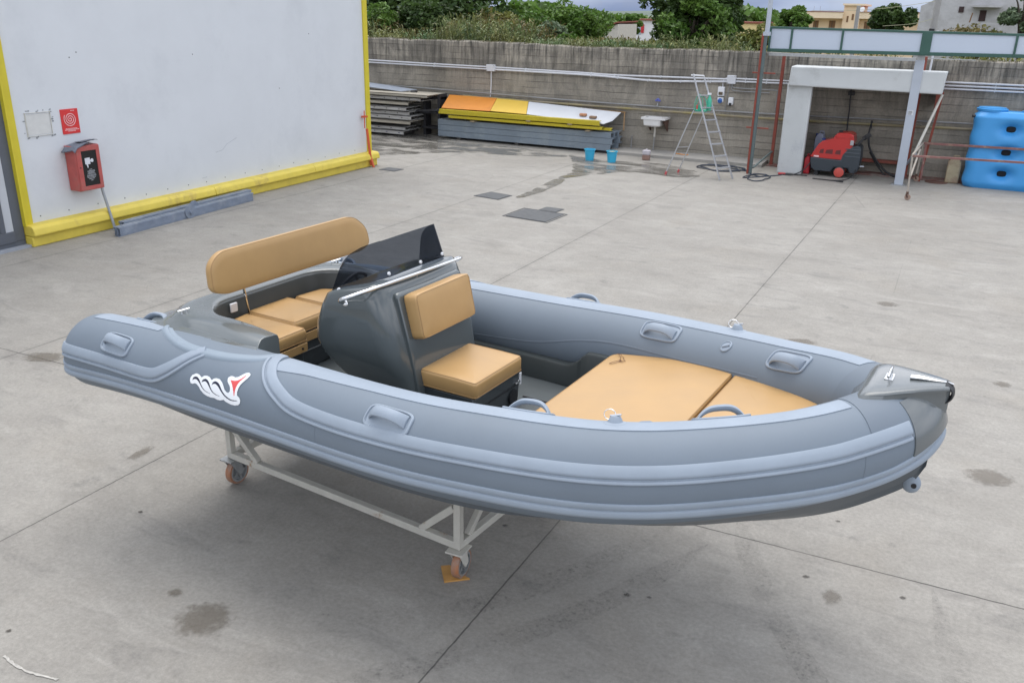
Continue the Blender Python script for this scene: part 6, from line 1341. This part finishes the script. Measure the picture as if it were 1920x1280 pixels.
# far woodland and low hills
def farwood(n,x0,x1,y0,y1,z0,z1,kind,name,label,size):
    P=np.stack([rng.uniform(x0,x1,n),rng.uniform(y0,y1,n),np.zeros(n)],1); P[:,2]=z0+(z1-z0)*rng.uniform(0,1,n)**.8*(.65+.35*np.sin(P[:,0]*.35)*np.sin(P[:,0]*.13+2)); V,F=leaves(P,size,.8); o=rawmesh(name,V,F,LF[kind],None,(0,(y0+y1)/2,0)); o['kind']='stuff'; tag(o,label,'trees')
farwood(11000,-60,-25,58,66,.0,2.5,'olive','far_wood','far off belt of olive green trees left of the houses',.28)
farwood(26000,-60,30,100,112,0,4.7,'mid','distant_wood','distant line of trees on the horizon',.45)
HILL=mat('hill_slope',(.10,.13,.10),rough=1,var=.2,vscale=.004,detail=6)
mb=MB(); rings=[]
for x in np.linspace(-2600,1200,70):
    h=12+6*math.sin(x*.0021+1)+4*math.sin(x*.0057)+2*math.sin(x*.017); h=max(h,5)
    rings.append([(x,1900,-1),(x,2050,h*.45),(x,2250,h),(x,2500,h*.6),(x,2700,-1)])
mb.loft(rings,closed=False); struct(mb.build('hills',HILL,origin=(0,0,0)))

# ---------------------------------------------------------------- houses
CRM=mat('cream_render',(.78,.60,.40),rough=.85,var=.05,vscale=.8); CRM2=mat('cream_fascia',(.80,.65,.46),rough=.8,var=.05); SHUT=mat('brown_shutter',(.20,.11,.05),rough=.7,var=.1); RT=mat('red_roof_tile',(.24,.075,.05),rough=.85,var=.2,vscale=4,bump=.5,bscale=12)
WHR=mat('white_render',(.72,.71,.72),rough=.8,var=.05); REDS=mat('red_shutter',(.50,.02,.03),rough=.5)
h=thing('cream_house','two-storey flat-roofed cream house with stair tower and brown shutters','house',(-9,84,0))
mb=MB(); mb.box(-12.5,-6.75,80.4,88,0,3.48); mb.box(-6.76,2.0,81,88,0,3.5); w_=mb.build('wall',CRM,h)
mb=MB(); mb.box(-12.72,-9.5,79.4,88.2,3.42,3.90); mb.box(-8.25,-6.65,79.6,88.2,3.44,3.93); mb.box(-6.66,2.2,80.2,88.2,3.5,3.95); mb.build('balcony_parapet',CRM2,h)
mb=MB(); mb.box(-12.78,-9.5,79.35,88.2,3.90,3.95); mb.box(-8.25,-6.6,79.55,88.2,3.93,3.97); mb.box(-6.6,2.25,80.1,88.2,3.95,4.0); mb.build('roof_coping',RT,h)
mb=MB(); mb.box(-9.52,-8.22,79.8,85,0,4.42); tw=mb.build('stair_tower',CRM,h)
mb=MB(); mb.box(-9.62,-7.95,79.6,85.2,4.42,4.56); mb.build('tower_roof',CRM2,tw)
for x0,x1,z0,z1 in ((-9.22,-9.08,3.15,3.62),(-8.84,-8.68,3.32,3.78)):
    mb=MB(); mb.box(x0,x1,79.77,79.8,z0,z1); mb.build('window',SHUT,tw)
for x0,x1,z0,z1 in ((-11.86,-11.44,2.5,3.22),(-10.60,-10.12,2.5,3.24),(-7.86,-7.40,2.4,3.22)):
    mb=MB(); mb.box(x0,x1,80.36,80.4,z0,z1); wn=mb.build('shutter',SHUT,h)
    mb=MB(); mb.box((x0+x1)/2-.015,(x0+x1)/2+.015,80.345,80.36,z0,z1); mb.build('shutter_gap',BLK,wn)
for x in (-12.05,-11.55): mb=MB(); mb.cyl((x,81,3.95),(x,81,4.35),.012,5); mb.build('aerial',GPIPE,h)
mb=MB(); mb.lathe([(.0,0),(.16,.02),(.20,.07)],(-8.05,79.3,4.12),(-.3,-1,.35),18); mb.cyl((-8.0,79.5,3.9),(-8.0,79.5,4.1),.02,6); mb.build('satellite_dish',WHR,h)
h=thing('utility_pole','grey concrete pole in front of the cream house','pole',(-3.15,30,0)); mb=MB(); mb.cyl((-3.15,30,0),(-3.17,30,3.78),.07,10,.055); mb.build('shaft',mat('pole_concrete',(.34,.33,.32),rough=.8,var=.1),h)
h=thing('utility_pole','taller grey concrete pole left of the ruined building','pole',(-1.0,30,0)); mb=MB(); mb.cyl((-1.02,30,0),(-.98,30,6.2),.10,12,.08); mb.build('shaft',MATS['pole_concrete'],h); mb=MB(); mb.box(-1.1,-.95,29.8,29.9,3.0,3.18); mb.build('meter_box',BLK,h)
mb=MB(); mb.sweep(catmull([(-4.6,30.5,3.62),(-3.1,30,3.66),(-2.0,30,3.78),(-1.0,30,3.95)],5),.006,4); mb.sweep(catmull([(-2.4,30,3.22),(-1.6,29.9,3.3),(-1.05,29.9,3.45)],5),.006,4); o=mb.build('overhead_cable',mat('cable_olive',(.35,.35,.22),rough=.6)); tag(o,'two overhead cables running to the taller concrete pole','cable')
h=thing('white_house','small white house with red shutters and red roof edge','house',(-25,77,0))
mb=MB(); mb.box(-26.1,-23.2,75,80,0,2.95); mb.build('wall',WHR,h); mb=MB(); mb.box(-26.25,-23.0,74.8,80.2,2.95,3.06); mb.build('roof',RT,h)
for x0,x1 in ((-25.62,-25.38),(-25.02,-24.78)): mb=MB(); mb.box(x0,x1,74.9,75,1.95,2.62); mb.build('shutter',REDS,h)
mb=MB(); mb.box(-25.36,-25.04,74.97,75.0,1.8,2.6); mb.build('window',mat('pale_glass',(.35,.42,.48),rough=.2),h); mb=MB(); mb.cyl((-24.3,77,3.0),(-24.3,77,3.5),.12,8); mb.build('chimney',RT,h)
h=thing('tiled_house','small pale house with dark red tiled roof, half hidden by bushes','house',(-22.4,61,0))
mb=MB(); mb.poly([(-23.3,0),(-21.7,0),(-21.7,2.75),(-22.3,2.55),(-23.3,2.2)],60,64,'y'); mb.build('wall',mat('pale_render',(.50,.47,.42),rough=.85,var=.1),h)
mb=MB(); mb.add([(-23.4,59.8,2.2),(-22.45,59.8,2.56),(-21.7,59.8,2.84),(-21.7,64.2,2.9),(-23.4,64.2,2.3),(-23.4,59.8,2.27),(-21.7,59.8,2.91),(-21.7,64.2,2.97),(-23.4,64.2,2.37)],[(0,1,2,3,4),(5,8,7,6),(0,5,6,2),(2,6,7,3),(3,7,8,4),(4,8,5,0)]); mb.build('roof',RT,h)
mb=MB(); mb.box(-22.75,-22.68,60.5,60.6,2.4,3.0); mb.build('flue',ZINC,h)
mb=MB(); mb.box(-23.5,-23.3,59.9,60.1,0,2.25); mb.build('corner_wall',mat('ochre_render',(.55,.42,.16),rough=.8),h)
h=thing('ochre_house','pale yellow house mostly hidden behind the biggest tree','house',(-13,62,0))
mb=MB(); mb.box(-14.1,-12.0,60,64,0,3.0); mb.build('wall',mat('yellow_render',(.70,.56,.27),rough=.8,var=.08),h); mb=MB(); mb.box(-14.2,-11.9,59.9,64.1,3.0,3.1); mb.build('roof',RT,h); mb=MB(); mb.box(-13.3,-12.9,59.97,60,1.8,2.4); mb.build('window',SHUT,h)
# ruined grey building at the right
RUIN=mat('stained_render',(.46,.455,.46),rough=.9,var=.12,vscale=1.2,color2=(.30,.29,.28),c2pos=(.45,.7),bump=.5,bscale=4,bdist=.05)
h=thing('ruined_building','tall weathered grey white building with dark openings, at the right','building',(0,47,0))
mb=MB(); mb.poly([(-2.15,0),(3.5,0),(3.5,6.0),(-1.0,6.0),(-1.2,4.6),(-1.75,4.2),(-2.15,4.0)],45,50,'y'); w_=mb.build('wall',RUIN,h)
for x0,x1,z0,z1 in ((-.62,-.42,3.76,4.0),(.22,.48,3.42,3.86)):
    mb=MB(); mb.box(x0,x1,44.97,45.0,z0,z1); mb.build('opening',mat('dark_opening',(.05,.03,.03),rough=.9),h)
mb=MB(); mb.box(-.1,1.0,44.3,45,3.98,4.06); mb.box(-.2,1.3,44.3,44.4,3.3,3.36); mb.build('balcony_slab',RUIN,h)
mb=MB(); mb.cyl((-.12,44.5,3.3),(-.05,44.5,3.75),.03,6); mb.build('railing_post',SHUT,h)
# clean helper properties
for o in bpy.data.objects:
    if '_w' in o: del o['_w']
